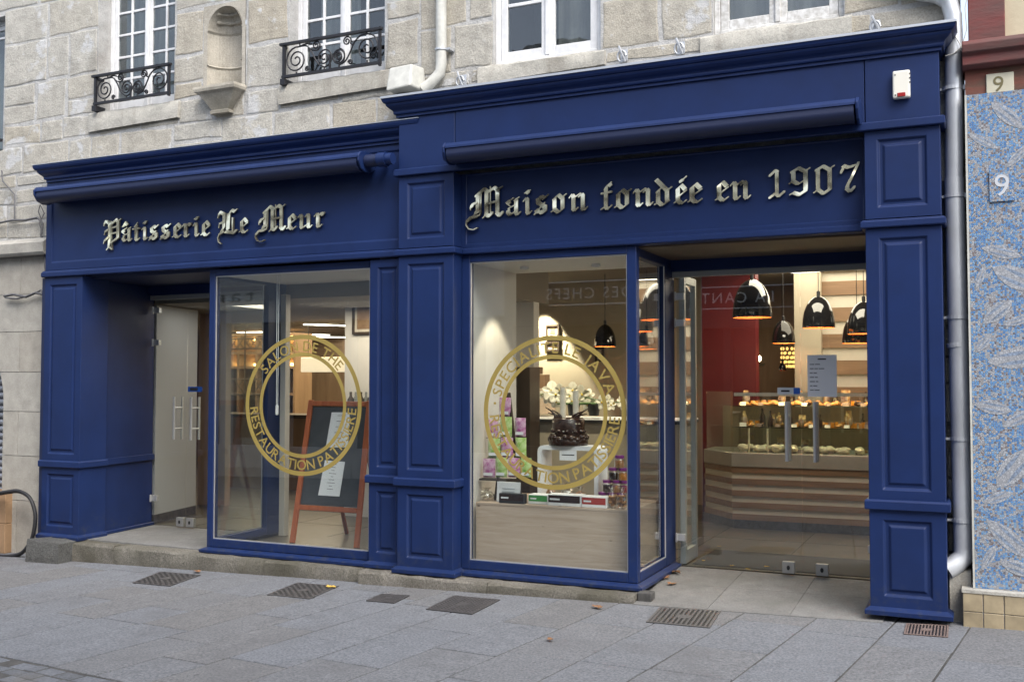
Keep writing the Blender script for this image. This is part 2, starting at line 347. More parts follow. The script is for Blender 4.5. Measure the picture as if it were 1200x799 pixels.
M['blackgloss'] = mat('black_gloss_enamel', (.008,.008,.009), .08, coat=.6)
M['lampin'] = mat('orange_lamp_lining', (.75,.28,.06), .6)
M['black'] = mat('black_plastic', (.015,.015,.016), .5)
M['rubber'] = mat('black_cable', (.018,.018,.02), .6)
M['dvinyl'] = mat('alarm_cream_plastic', (.72,.70,.62), .4)
M['redlens'] = mat('red_lens', (.30,.02,.02), .25)
M['card'] = mat('cardboard', (.30,.19,.105), .85, var=.1)
M['castiron'] = mat('cast_iron_cover', (.085,.08,.08), .6, .3, var=.25, vscale=20, bump=.2, bscale=80, bdist=.003)
M['leaf'] = mat('dry_leaf', (.22,.11,.05), .8, var=.35, vscale=20)
M['leafy'] = mat('yellow_leaf', (.55,.36,.07), .8, var=.2, vscale=20)
M['bluesign'] = mat('blue_sticker', (.02,.10,.42), .5)
M['greylabel'] = mat('pale_sticker', (.55,.58,.60), .5)
M['shutter'] = mat('galvanised_shutter', (.30,.31,.33), .45, .5, var=.15)
M['redpl'] = mat('red_plastic', (.50,.02,.03), .4)
M['cable'] = mat('grey_cable', (.10,.10,.105), .7)
M['whitebox'] = mat('weathered_white_plastic', (.50,.50,.46), .5, var=.12, vscale=12)
# ================================================================== ground
GROUND_Y1 = 0.6
U = Vector((math.sin(R(7.2)), math.cos(R(7.2)))); V = Vector((U.y, -U.x))     # slab courses run a little askew to the shopfront
def uv(u, v): p = U*u + V*v; return (p.x, p.y)
g = MB(); g.add([(-40,-8.75,gz(-40)-.005),(30,-8.75,gz(30)-.005),(30,.6,gz(30)-.005),(-40,.6,gz(-40)-.005)], [(0,1,2,3)])
struct(g.build('street', M['joint']))
pc = ground(0, 762); u0 = pc.x*U.x + pc.y*U.y; pc2 = ground(115, 799); u0 = .5*(u0 + pc2.x*U.x + pc2.y*U.y)
v_c = ground(130, 795); v_end = 6
def quad_slab(mb, u1, u2, v1, v2, gap, h0, jit=.003, rise=0.0, ug=None):
    ug = ug or gap
    q = [uv(a, b) for a, b in ((u1+ug, v1+gap), (u1+ug, v2-gap), (u2-ug, v2-gap), (u2-ug, v1+gap))]
    q = [(x+random.uniform(-jit,jit), y+random.uniform(-jit,jit)) for x, y in q]
    if all(y > GROUND_Y1-.02 for x, y in q) or all(y < -8.7 for x, y in q): return
    q = [(x, min(max(y,-8.74), GROUND_Y1)) for x, y in q]
    n = Vector(q[1]) - Vector(q[0]); 
    cr = (q[1][0]-q[0][0])*(q[2][1]-q[0][1]) - (q[1][1]-q[0][1])*(q[2][0]-q[0][0])
    if cr < 0: q = q[::-1]
    b = .004; cx = sum(x for x, y in q)/4; cy = sum(y for x, y in q)/4
    ti = [(x+(cx-x)/max(.05,math.hypot(cx-x,cy-y))*b, y+(cy-y)/max(.05,math.hypot(cx-x,cy-y))*b) for x, y in q]
    mb.tint = random.random()
    dz = random.uniform(-.001,.001) + rise
    vs = [(x,y,gz(x)-.03) for x,y in q] + [(x,y,gz(x)+h0-b*.7+dz) for x,y in q] + [(x,y,gz(x)+h0+dz) for x,y in ti]
    mb.add(vs, [(0,1,5,4),(1,2,6,5),(2,3,7,6),(3,0,4,7),(4,5,9,8),(5,6,10,9),(6,7,11,10),(7,4,8,11),(8,9,10,11)])
pv = MB(); vv = -19.0
while vv < 9:
    wd = random.choice((.40,.44,.46,.50)); uu = u0 - random.random()*0; first = True
    while uu < 4.5:
        ln = random.choice((.45,.62,.8,.95,1.15)); 
        if first: ln *= random.uniform(.5,1.); first = False
        quad_slab(pv, uu, uu+ln, vv, vv+wd, .0062, 0.0, ug=.0055); uu += ln
    vv += wd
struct(pv.build('pavement', M['slab']))
cb = MB(); uu = u0 - .012; k = 0
while uu > u0 - 6:
    hh = random.uniform(.095,.12); vv = -14 + random.random()*.1
    while vv < 8:
        wd = random.uniform(.10,.19)
        x, y = uv(uu, vv)
        if -8.6 < y < .4 and abs(x+5) < 9: quad_slab(cb, uu-hh, uu, vv, vv+wd, .006, -.002, .005, random.uniform(-.003,.003))
        vv += wd
    uu -= hh
struct(cb.build('cobbles', M['sett']))

# stone apron before the right-hand door, and the two long kerb steps
ap = MB(); xs = [-2.39,-1.83,-1.24,-.62]
for i in range(3):
    for (ya, yb) in ((-.22,.46),(.464,1.06)):
        f = lambda x, y: (-.002 if y > .9 else (gz(x)+.006)*(1-(y+.22)/1.26) + -.002*((y+.22)/1.26))
        q = [(xs[i]+.002,ya),(xs[i+1]-.002,ya),(xs[i+1]-.002,yb),(xs[i]+.002,yb)]
        ap.tint = random.random()
        ap.add([(x,y,f(x,y)-.1) for x,y in q]+[(x,y,f(x,y)) for x,y in q], [(4,5,6,7),(0,1,5,4),(1,2,6,5),(2,3,7,6),(3,0,4,7)])
struct(ap.build('threshold_paving', M['concrete']))
def rough_block(mb, x0, x1, y0, y1, zb, zt, cell=.12, jag=.006, slope=0):
    nx = max(2, int((x1-x0)/cell)); ny = 2; b = .02
    rows = []
    prof = [(y0, zb), (y0-.004, zb+(zt-zb)*.4), (y0, zt-b), (y0+b, zt), (y1, zt)]
    for i in range(nx+1):
        x = x0 + (x1-x0)*i/nx; j = lambda a: random.uniform(-a, a)
        rows.append([(x + (j(jag) if 0 < i < nx else 0), y + j(jag), z + (j(jag) if k else 0) + (gz(x)-gz(x0) if k == 0 else slope*(x-x0))) for k, (y, z) in enumerate(prof)])
    vs = [p for r in rows for p in r]; m = len(prof)
    fs = [(i*m+k, (i+1)*m+k, (i+1)*m+k+1, i*m+k+1) for i in range(nx) for k in range(m-1)]
    n0 = len(vs); vs += [(x0,y1,zb),(x1,y1,zb+gz(x1)-gz(x0))]
    fs += [tuple([n0]+list(range(m-1,-1,-1))), tuple([n0+1]+[nx*m+k for k in range(m)])]
    mb.add(vs, fs)
st = thing('doorstep', 'long low granite step under the left doorway and the tea room window', 'doorstep', (-6.6,-.1,-.2))
mb = MB()
for a, b in ((-8.62,-7.72),(-7.715,-6.62),(-6.615,-5.9),(-5.895,-4.86)):
    mb.tint = random.random(); rough_block(mb, a, b, -.125, .06, gz(a)-.03, -.02, slope=0)
mb.build('step_stone', M['step'], st, smooth=35)
mb = MB(); mb.tint = .4; mb.box(-8.42,-6.60,.04,1.12,-.2,-.006); mb.build('landing', M['concrete'], st)
mb = MB()
for a, b in ((-4.84,-3.62),(-3.615,-2.39)):
    mb.tint = random.random(); rough_block(mb, a, b, -.195, .05, gz(a)-.03, -.022)
tag(mb.build('doorstep', M['step'], smooth=35, org=(-3.6,-.1,-.1)), 'pale topped granite kerb step below the middle pilaster and the right display window', 'doorstep')
mb = MB(); mb.tint = .3; bx0, bx1 = at(30,655,-.30).x, at(68,655,-.30).x; rough_block(mb, bx0, bx1, -.30, .0, gz(bx0)-.02, gz(bx0)+.215, jag=.014); 
tag(mb.build('stone_block', M['block'], smooth=35, org=(-8.8,-.2,-.2)), 'rough grey granite block at the foot of the leftmost blue pilaster', 'stone block')
mb = MB(); mb.box(-2.385,-2.275,-.13,-.02,gz(-2.3)-.02,-.004)
tag(mb.build('metal_block', M['joint'], bevel=.006, org=(-2.33,-.07,-.08)), 'small grey metal block on the ground at the corner of the right display window', 'metal block')

# ================================================================== stone building above
hb = thing('stone_building', 'old granite building with white windows and mortar-patched stonework above the blue shopfront', 'building', (-5,.1,3.9))
WF = .10
OPEN = [(-8.27,-7.235,4.37,6.3),(-5.84,-4.785,4.37,6.3),(-3.71,-2.745,4.27,6.3),(-1.825,-.855,4.265,6.3),(-6.86,-6.345,4.37,5.26),(-11.0,-9.66,4.0,5.6)]
def cells(mb, x0, x1, z0, z1, y0, y1, opens):
    X = sorted({x0,x1}|{v for o in opens for v in o[:2] if x0 < v < x1}); Z = sorted({z0,z1}|{v for o in opens for v in o[2:] if z0 < v < z1})
    for a, b in zip(X, X[1:]):
        for c, d in zip(Z, Z[1:]):
            mx, mz = (a+b)/2, (c+d)/2
            if not any(o[0] < mx < o[1] and o[2] < mz < o[3] for o in opens): mb.box(a, b, y0, y1, c, d)
mb = MB(); cells(mb, -11.2, -.08, 3.0, 7.4, WF+.004, .55, OPEN)
mb.build('mortar_bed', M['mortar'], hb)
wl = MB()
def block(x0, x1, z0, z1, yf=WF, gap=.009):
    j = lambda a=.014: random.uniform(-a, a); g_ = gap + random.random()*.012
    out = [(x0+g_+j(), z0+g_+j()), (x1-g_+j(), z0+g_+j()), (x1-g_+j(), z1-g_+j()), (x0+g_+j(), z1-g_+j())]
    c = .012; y = yf - .002 + random.uniform(-.003,.003)
    # chopped outline: a point half way along each side, pushed about
    pts = []
    for k in range(4):
        a, b = out[k], out[(k+1) % 4]; pts.append(a)
        n = max(1, int(math.hypot(b[0]-a[0], b[1]-a[1])/.16))
        for q in range(1, n): t = q/n; pts.append((a[0]+(b[0]-a[0])*t+j(.012), a[1]+(b[1]-a[1])*t+j(.012)))
    cx, cz = (x0+x1)/2, (z0+z1)/2; ring1 = [(p[0]+(c if p[0] < cx else -c)*min(1,abs(p[0]-cx)/.1), y, p[1]+(c if p[1] < cz else -c)*min(1,abs(p[1]-cz)/.1)) for p in pts]
    n = len(pts); wl.tint = random.random()
    wl.add([(p[0], yf+.02, p[1]) for p in pts] + [(p[0], y+.0035, p[1]) for p in pts] + ring1,
        [(k, (k+1) % n, n+(k+1) % n, n+k) for k in range(n)] + [(n+k, n+(k+1) % n, 2*n+(k+1) % n, 2*n+k) for k in range(n)] + [tuple(range(2*n, 3*n))])
def course(x0, x1, rows):
    for z0, z1 in zip(rows, rows[1:]):
        mz = (z0+z1)/2; spans = [(x0, x1)]
        for o in OPEN:
            if o[2] < mz < o[3]:
                ns = []
                for a, b in spans:
                    if o[1] <= a or o[0] >= b: ns.append((a,b)); continue
                    if o[0] > a: ns.append((a,o[0]))
                    if o[1] < b: ns.append((o[1],b))
                spans = ns
        for a, b in spans:
            x = a
            while x < b - .01:
                wd = random.uniform(.28,.72)
                if b - x - wd < .22: wd = b - x
                wd = min(wd, b-x)
                if (z1-z0) > .3 and random.random() < .18: 
                    m_ = z0+(z1-z0)*random.uniform(.4,.6); block(x, x+wd, z0, m_); block(x, x+wd, m_, z1)
                else: block(x, x+wd, z0, z1)
                x += wd
course(-11.2, -4.42, [3.12,3.5,3.82,4.13,4.37,4.80,5.26,5.64,6.0,6.3,6.75,7.4])
course(-4.42, -.08, [3.7,3.95,4.13,4.27,4.68,5.08,5.5,5.9,6.3,6.8,7.4])
wl.build('rubble_wall', M['stone'], hb)
# window sills and jamb linings
for x0, x1, z1, dz, pr in ((-8.36,-7.15,4.37,.20,.03),(-5.93,-4.70,4.37,.19,.035),(-3.84,-2.70,4.268,.15,.035),(-1.92,-.80,4.262,.16,.03)):
    mb = MB(); mb.tint = random.random(); rough_block(mb, x0, x1, WF-pr, .5, z1-dz, z1, jag=.007)
    for i, p in enumerate(mb.v): pass
    mb.build('sill', M['sill'], hb, smooth=35)
# niche
nb = MB(); cx, hw, zs, zb = -6.6, .212, 5.02, 4.40; yf = WF-.003; n = 18
arch = [(cx-hw*math.cos(math.pi*k/n), zs+hw*math.sin(math.pi*k/n)) for k in range(n+1)]
x0, x1, z0, z1 = -6.86,-6.345,4.37,5.26
nb.add([(x0,yf,z0),(cx-hw,yf,z0),(cx-hw,yf,zs),(x0,yf,zs)], [(0,1,2,3)]); nb.add([(cx+hw,yf,z0),(x1,yf,z0),(x1,yf,zs),(cx+hw,yf,zs)], [(0,1,2,3)])
for k in range(n):
    a, b = arch[k], arch[k+1]
    ta = (x0 if k == 0 else a[0], z1); tb = (x1 if k == n-1 else b[0], z1)
    nb.add([(a[0],yf,a[1]),(b[0],yf,b[1]),(tb[0],yf,tb[1]),(ta[0],yf,ta[1])], [(0,1,2,3)])
nb.add([(x0,yf,zs),(arch[0][0],yf,zs),(x0,yf,z1)], [(0,1,2)]); nb.add([(arch[n][0],yf,zs),(x1,yf,zs),(x1,yf,z1)], [(0,1,2)])
n2 = 20; zc = [zb, 4.66, 4.675, 4.69, zs-.02, zs]
rr = [hw, hw, hw-.014, hw, hw, hw-.016]
for i in range(len(zc)-1):
    for k in range(n2):
        a, b = math.pi*k/n2, math.pi*(k+1)/n2; p = lambda an, i: (cx-rr[i]*math.cos(an), yf+.95*rr[i]*math.sin(an), zc[i])
        nb.add([p(a,i),p(b,i),p(b,i+1),p(a,i+1)], [(0,1,2,3)])
for i in range(10):                      # the scalloped half dome
    for k in range(n2):
        def sp(i, k):
            ph = math.pi/2*i/10; an = math.pi*k/n2; r_ = hw*(1 - .09*abs(math.sin(an*4.5))*math.cos(ph)*math.sin(ph*2)) 
            return (cx-r_*math.cos(ph)*math.cos(an), yf+.95*r_*math.cos(ph)*math.sin(an), zs+hw*math.sin(ph))
        nb.add([sp(i,k),sp(i,k+1),sp(i+1,k+1),sp(i+1,k)], [(0,1,2,3)])
nb.add([(cx-hw,yf,zb),(cx+hw,yf,zb),(cx+hw,yf+.25,zb),(cx-hw,yf+.25,zb)], [(0,1,2,3)])
nb.tint = .3
nic = nb.build('niche', M['niche'], hb)
mb = MB(); mb.tint = .6
for ph0, a0_, a1_, rr0 in ((28,25,128,.017),(52,15,140,.014)):
    ph = R(ph0); mb.tube([(cx-hw*.96*math.cos(ph)*math.cos(R(q)), yf+.91*hw*math.cos(ph)*math.sin(R(q)), zs+hw*.96*math.sin(ph)) for q in range(a0_, a1_, 9)], [rr0*(1+.35*math.sin(k*1.7)) for k in range(len(range(a0_, a1_, 9)))], 8)
mb.build('shell_carving', M['niche'], nic, smooth=60)
mb = MB(); mb.tint = .6
for hwid, dp, z in ((0,0,0),): pass
lv = [(.262,.15,4.425),(.268,.155,4.40),(.262,.15,4.375),(.225,.12,4.352),(.19,.10,4.31),(.14,.075,4.25),(.105,.06,4.205),(.12,.07,4.195),(.12,.07,4.168)]
vs = []
for h_, d_, z in lv: vs += [(cx-h_,WF+.02,z),(cx-h_*.93,WF-d_,z),(cx+h_*.93,WF-d_,z),(cx+h_,WF+.02,z)]
m_ = len(lv); mb.add(vs, [(i*4+k, (i+1)*4+k, (i+1)*4+k+1, i*4+k+1) for i in range(m_-1) for k in range(3)] + [(0,1,2,3), ((m_-1)*4+3,(m_-1)*4+2,(m_-1)*4+1,(m_-1)*4)])
mb.build('corbel', M['niche'], nic)

def casement(x0, x1, z0, z1, Y, cols, rows, m, bar=.026, stile=.05, outer=.045, label=None, bottom=.09, curtain=None, mid=.04):
    f = MB(); D = .055
    f.box(x0, x0+outer, Y, Y+D+.02, z0, z1); f.box(x1-outer, x1, Y, Y+D+.02, z0, z1); f.box(x0+outer, x1-outer, Y, Y+D+.02, z1-outer, z1); f.box(x0+outer, x1-outer, Y-.01, Y+D+.02, z0, z0+outer*.8)
    cxm = (x0+x1)/2; gl = MB()
    for a, b in ((x0+outer+.003, cxm-.002), (cxm+.002, x1-outer-.003)):
        za, zb2 = z0+outer*.8+.003, z1-outer-.003; y = Y+.008
        f.box(a, a+stile, y, y+D-.012, za, zb2); f.box(b-stile, b, y, y+D-.012, za, zb2); f.box(a+stile, b-stile, y, y+D-.012, za, za+bottom); f.box(a+stile, b-stile, y, y+D-.012, zb2-stile, zb2)
        ia, ib, ic, idd = a+stile, b-stile, za+bottom, zb2-stile
        for c in range(1, cols): xm = ia+(ib-ia)*c/cols; f.box(xm-bar/2, xm+bar/2, y+.004, y+.034, ic, idd)
        zr = [ic + k*rows for k in range(1, 20) if ic+k*rows < idd-.08]
        for z in zr:
            xs_ = [ia] + [ia+(ib-ia)*c/cols for c in range(1, cols)] + [ib]
            for q in range(cols): f.box(xs_[q]+(bar/2 if q else 0), xs_[q+1]-(bar/2 if q < cols-1 else 0), y+.006, y+.032, z-bar/2, z+bar/2)
        gl.box(ia, ib, y+.018, y+.022, ic, idd)
    f.box(cxm-mid/2, cxm+mid/2, Y-.012, Y+.007, z0+outer*.8+.003, z1-outer-.003)
    wn = f.build('window', m, hb, bevel=.004)
    gl.build('pane', M['upglass'], wn)
    return wn
curt = mat('net_curtain', (.36,.37,.36), .9, var=.15, vscale=3, stretch=(6,1,.4))
curt2 = mat('beige_curtain', (.33,.32,.28), .9, var=.25, vscale=2.5, stretch=(5,1,.3))
room = mat('unlit_room_shade', (.035,.035,.04), .9)  # near-black box colour holds the shade of the unlit room
def folds(x0, x1, z0, z1, Y, amp, n, m, parent):
    mb = MB(); k = n*6; vs = []
    for i in range(k+1):
        t = i/k; x = x0+(x1-x0)*t; y = Y + amp*math.sin(t*n*2*math.pi) + amp*.4*math.sin(t*n*5.1)
        vs += [(x,y,z0),(x,y,z1)]
    mb.add(vs, [(2*i,2*i+2,2*i+3,2*i+1) for i in range(k)]); return mb.build('curtain', m, parent, smooth=60)
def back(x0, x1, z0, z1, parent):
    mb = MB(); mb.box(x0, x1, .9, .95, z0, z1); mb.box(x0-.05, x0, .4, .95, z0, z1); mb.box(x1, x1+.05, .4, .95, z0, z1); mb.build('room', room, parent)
w1 = casement(-8.27,-7.235,4.372,6.3,.27,2,.235,M['white'], bottom=.10); folds(-8.2,-7.3,4.4,6.25,.42,.012,9,curt,w1)
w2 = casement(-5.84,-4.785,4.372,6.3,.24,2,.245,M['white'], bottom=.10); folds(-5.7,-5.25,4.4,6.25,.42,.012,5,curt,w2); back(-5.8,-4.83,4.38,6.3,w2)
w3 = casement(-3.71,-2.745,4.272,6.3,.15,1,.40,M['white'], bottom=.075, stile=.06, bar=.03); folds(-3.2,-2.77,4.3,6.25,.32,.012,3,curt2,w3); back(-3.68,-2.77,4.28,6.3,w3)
w4 = casement(-1.825,-.855,4.268,6.3,.15,1,.45,M['peel'], bottom=.075, stile=.065, bar=.03); folds(-1.79,-.88,4.3,6.25,.31,.012,4,curt2,w4)
w0 = casement(-10.8,-9.66,4.0,5.6,.22,1,1.3,M['white'], bottom=.08); folds(-10.7,-9.7,4.05,5.55,.4,.012,8,curt,w0)
mb = MB(); mb.box(-10.9,-9.64,.06,.085,4.20,4.23); mb.build('railing', M['iron'], w0)
def spiral(cx, cz, r0, r1, a0, turns, n=40):
    return [(cx + (r0+(r1-r0)*t/n)*math.cos(a0+turns*2*math.pi*t/n), cz + (r0+(r1-r0)*t/n)*math.sin(a0+turns*2*math.pi*t/n)) for t in range(n+1)]
def smooth_path(p, k=6):
    out = []
    for i in range(len(p)-1):
        p0, p1, p2, p3 = p[max(i-1,0)], p[i], p[i+1], p[min(i+2,len(p)-1)]
        for q in range(k):
            t = q/k; out.append(tuple(.5*((2*p1[d]) + (-p0[d]+p2[d])*t + (2*p0[d]-5*p1[d]+4*p2[d]-p3[d])*t*t + (-p0[d]+3*p1[d]-3*p2[d]+p3[d])*t**3) for d in (0,1)))
    return out + [p[-1]]
def railing(x0, x1, z0, z1, Y, parent):
    L = x1-x0; H = z1-z0; mb = MB(); P = lambda q: (x0+q[0]*L, Y, z0+q[1]*H); AR = L/H
    def crv(pts, r=.0075): mb.tube([P(q) for q in pts], r, 6)
    def spz(cx_, cz_, r, a0, turns, r1=.15): return [(cx_+(x-cx_)/1.0, z) for x, z in [(cx_ + (x_)/AR, cz_ + z_) for x_, z_ in spiral(0, 0, r, r*r1, a0, turns)]]
    mb.box(x0-.04, x1+.02, Y-.022, Y+.018, z1-.016, z1+.006); mb.box(x0-.02, x1+.01, Y-.014, Y+.014, z0-.012, z0+.012)
    mb.box(x0-.012, x0+.014, Y-.012, Y+.012, z0-.06, z1-.016); mb.box(x1-.014, x1+.008, Y-.012, Y+.012, z0-.03, z1-.016)
    mb.box(x0-.03, x0+.02, Y-.02, .16, z0-.075, z0-.02); mb.box(x0-.03, x0+.0, Y+.01, .16, z1-.03, z1-.005)
    mid = .49; mb.box(x0+mid*L-.008, x0+mid*L+.008, Y-.008, Y+.008, z0+.012, z0+.45*H)
    crv(smooth_path([(.30,.86),(.25,.90),(.17,.86)]) ); crv(spz(.135,.46,.40,R(75),2.2))          # big volute, left
    crv(smooth_path([(.165,.85),(.245,.83),(.30,.62),(.335,.40),(.375,.22),(.43,.12)])); crv(spz(.43,.40,.29,R(-90),2.1))
    crv(spz(.345,.80,.15,R(-80),1.7)); crv(smooth_path([(.345,.65),(.30,.69),(.27,.74)]))
    crv(spz(.575,.36,.25,R(80),-1.9)); crv(smooth_path([(.585,.11),(.65,.20),(.70,.45),(.745,.72),(.80,.87),(.87,.90)])); crv(spz(.575,.36,.25,R(-80),2.0))
    crv(spz(.87,.50,.40,R(90),-2.1)); crv(spz(.665,.78,.15,R(-30),1.8)); crv(smooth_path([(.70,.70),(.725,.66),(.745,.73)]))
    crv(spz(.25,.14,.08,R(0),1.5)); crv(spz(.70,.14,.08,R(180),-1.5))
    for q, h in ((.135,.07),(.43,.11),(.585,.11),(.87,.1)): mb.tube([P((q,.03)), P((q,h+.03))], .008, 6)
    for q in (.17,.86): mb.tube([P((q,.86)), P((q,1.0))], .007, 6)
    return mb.build('railing', M['iron'], parent, smooth=50)
railing(-8.235,-7.245,4.445,4.735,.045,w1); railing(-5.85,-4.80,4.425,4.735,.045,w2)
# arcade of smooth granite on the left with its roller shutter
am = MB(); ax, aw, az = -10.55, 1.0, 1.35      # arch centre, half width, springing
n = 14; arcp = [(ax+aw*math.cos(math.pi/2*k/n), az+.98*math.sin(math.pi/2*k/n)*aw) for k in range(n+1)]
jl = []
zrow = [-.4,.33,.80,1.27,1.69,2.12,2.52,2.92]
def in_arch_x(z): return ax+aw if z <= az else ax+aw*math.sqrt(max(0,1-((z-az)/(.98*aw))**2))
for i in range(len(zrow)-1):
    za, zb = zrow[i], zrow[i+1]; xm = -9.2+(.22 if i % 2 else -.12)
    parts = [(None, xm), (xm, -8.86)]
    for pa, pb in parts:
        g_ = .003; am.tint = random.random()
        m2 = 5; L_ = []
        for q in range(m2+1):
            z = za+g_+(zb-za-2*g_)*q/m2; xl = in_arch_x(z) if pa is None else pa+g_
            if z > az+.97*aw and pa is None: xl = ax-.65
            L_.append((min(xl, pb-.02), z))
        poly = [(pb-g_, za+g_), (pb-g_, zb-g_)] + L_[::-1]
        am.prism(poly, .085, .5)
am.build('arcade_wall', M['smooth'], hb)
mb = MB(); mb.tint = .2; mb.box(-11.2,-8.87,.12,.5,-.6,2.95)
mb2 = MB(); mb2.tint = .5
cells(mb2, -11.2, -8.862, -.6, 2.95, .10, .5, [(-11.3,-9.53,-.7,2.36)]); mb2.build('arcade_bed', M['mortar'], hb)
mb = MB(); mb.tint = .4; mb.xprism([(.2,2.925),(-.0,2.925),(-.02,2.95),(-.025,3.05),(.01,3.075),(.03,3.10),(.2,3.12)], -11.2, -8.875); mb.build('string_course', M['smooth'], hb)
sh = MB()
for k in range(38):
    z = -.25 + k*.075; sh.xprism([(.40,z),(.365,z+.018),(.36,z+.04),(.375,z+.062),(.40,z+.074),(.42,z+.04)], -11.2, -9.5)
sh.build('roller_shutter', M['shutter'], hb, smooth=50)

# ================================================================== blue shopfront
sf = thing('shopfront', 'royal blue panelled wooden shopfront with two display windows, two recessed glass doorways and stepped cornices', 'shopfront', (-4.5,0,0))
def part(mb, name, m=None, bevel=.003, **k): return mb.build(name, m or M['blue'], sf, bevel=bevel, **k)
XB0, XB1 = -4.485, -.215                                        # ends of the tall right-hand bay
s1 = at(533,160,-.15).x; s2 = at(1013,100,-.15).x
for a, b in ((XB0, s1-.003), (s1+.003, s2-.003), (s2+.003, XB1)):
    mb = MB(); mb.box(a, b, -.15, .1, 3.40, 3.86); part(mb, 'attic_panel')
CORN = [(0,0),(.018,0),(.018,.022),(.032,.026),(.036,.036),(.036,.05),(.045,.062),(.062,.075),(.078,.092),(.084,.104),(.084,.112),(.096,.116),(.106,.13),(.112,.148),(.112,.165)]
mb = MB(); pr = [(o, 3.845+z*.98) for o, z in CORN] + [(-.25, 4.007)]; mb.wrap(pr[::1], XB0, XB1, -.15, .1)
co = part(mb, 'cornice', bevel=0)
mb = MB(); mb.wrap([(-.25,4.0075),(.1135,4.0075),(.1135,3.996),(.119,3.996),(.119,4.014),(-.25,4.020)], XB0, XB1, -.15, .098); mb.build('flashing', M['flash'], co)
mb = MB(); mb.wrap([(0,3.338),(.03,3.338),(.034,3.345),(.034,3.392),(.02,3.399),(0,3.399)], XB0, XB1, -.15, .1); part(mb, 'string_moulding')
def pil_head(x0, x1): 
    mb = MB(); mb.panel_box(x0, x1, -.15, .1, 2.72, 3.337, x0+.085, x1-.085, 2.80, 3.275); return mb
PM0, PM1 = -4.485, -3.955; PR0, PR1 = -.705, -.215
for a, b in ((PM0,PM1),(PR0,PR1)): part(pil_head(a, b), 'pilaster_head')
mb = MB(); mb.panel_box(PM1+.001, PR0-.001, -.012, .1, 2.712, 3.337, PM1+.045, PR0-.02, 2.74, 3.33, d=.006, w_=.008, raised=False); part(mb, 'fascia', bevel=0)
# architrave
AR = [(0,2.655),(.022,2.655),(.03,2.662),(.03,2.70),(.018,2.708),(.018,2.712),(0,2.716)]
for a, b in ((PM0,PM1),(PR0,PR1)):
    mb = MB(); mb.wrap(AR, a, b, -.15, .1); part(mb, 'architrave')
mb = MB(); mb.xprism([(-.012,2.712),(-.03,2.706),(-.045,2.70),(-.045,2.662),(-.035,2.655),(.07,2.655),(.07,2.712)], PM1+.032, PR0-.032); part(mb, 'architrave')
# pilasters with upper and lower panel
def pilaster(x0, x1, yf, yb, mar=.09, z0=0.0, ztop=2.654, wz=(.715,.785)):
    mb = MB(); mb.panel_box(x0, x1, yf, yb, wz[1]-.01, ztop, x0+mar, x1-mar, .85, 2.585); p = part(mb, 'pilaster')
    mb = MB(); mb.panel_box(x0, x1, yf, yb, z0, wz[0]+.01, x0+mar, x1-mar, z0+.115, .645); mb.build('pedestal', M['blue'], p, bevel=.003)
    mb = MB(); mb.wrap([(0,wz[0]),(.024,wz[0]),(.028,wz[0]+.006),(.028,wz[1]-.012),(.016,wz[1]),(0,wz[1])], x0, x1, yf, yb); mb.build('waist_moulding', M['blue'], p, bevel=.002)
    mb = MB(); mb.wrap([(0,z0-.012),(.034,z0-.012),(.036,z0+.020),(.0,z0+.044)], x0, x1, yf, yb); mb.build('plinth', M['blue'], p, bevel=.002)
    return p
pilaster(PM0, PM1, -.15, .07)
pr_ = pilaster(PR0, PR1, -.15, 1.10, z0=.012)
pilaster(-4.835, PM0-.002, -.045, .07, mar=.075)
# left-hand bay
LB0, LB1 = -8.80, PM0-.001; YL = -.05
mb = MB(); mb.panel_box(LB0, LB1, YL, .1, 2.735, 3.66, LB0+.075, LB1-.035, 2.815, 3.60, d=.012, w_=.014, raised=False); part(mb, 'fascia')
mb = MB(); pr = [(o, 3.655+z*1.02) for o, z in CORN] + [(-.12, 3.823)]; mb.wrap(pr, LB0+.03, LB1+.08, YL, .1); co = part(mb, 'cornice', bevel=0)
mb = MB(); mb.wrap([(-.12,3.8235),(.118,3.8235),(.118,3.829),(-.12,3.834)], LB0+.03, LB1+.08, YL, .098); mb.build('flashing', M['flash'], co)
mb = MB(); mb.wrap([(0,2.665),(.022,2.665),(.03,2.672),(.03,2.712),(.02,2.722),(.02,2.728),(0,2.735)], LB0, LB1-.03, YL, .1); part(mb, 'architrave')
PL0, PL1 = -8.80, -8.275
pl = pilaster(PL0, PL1, YL, .3, mar=.075, ztop=2.664)
mb = MB(); mb.box(-8.862,-8.803,-.03,.3,-.02,2.664); mb.build('filler_strip', M['bluedark'], pl)
# splayed wall of the left doorway
A, B = Vector((PL1,-.02,0)), Vector((-8.41,1.10,0)); dn = (B-A).normalized(); nn = Vector((dn.y,-dn.x,0))
def revseg(o, z0, z1, back=.12):
    q = [A+nn*o, B+nn*o, B-nn*back, A-nn*back]; return [(p.x,p.y,z0) for p in q][::-1], [(p.x,p.y,z1) for p in q][::-1]
mb = MB(); b_, t_ = revseg(-.004, -.01, 2.66); mb.hexa(b_, t_); rv = part(mb, 'door_reveal')
for z0, z1, o in ((.716,.784,.024),(-.004,.03,.03)):
    mb = MB(); b_, t_ = revseg(o, z0, z1, .0); mb.hexa(b_, t_); mb.build('skirting' if z0 < .1 else 'waist_moulding', M['blue'], rv, bevel=.004)
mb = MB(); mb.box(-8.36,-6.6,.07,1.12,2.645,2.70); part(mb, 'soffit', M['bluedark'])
mb = MB(); mb.box(-2.47,-.70,.07,1.12,2.64,2.70); part(mb, 'soffit', M['soffit'])
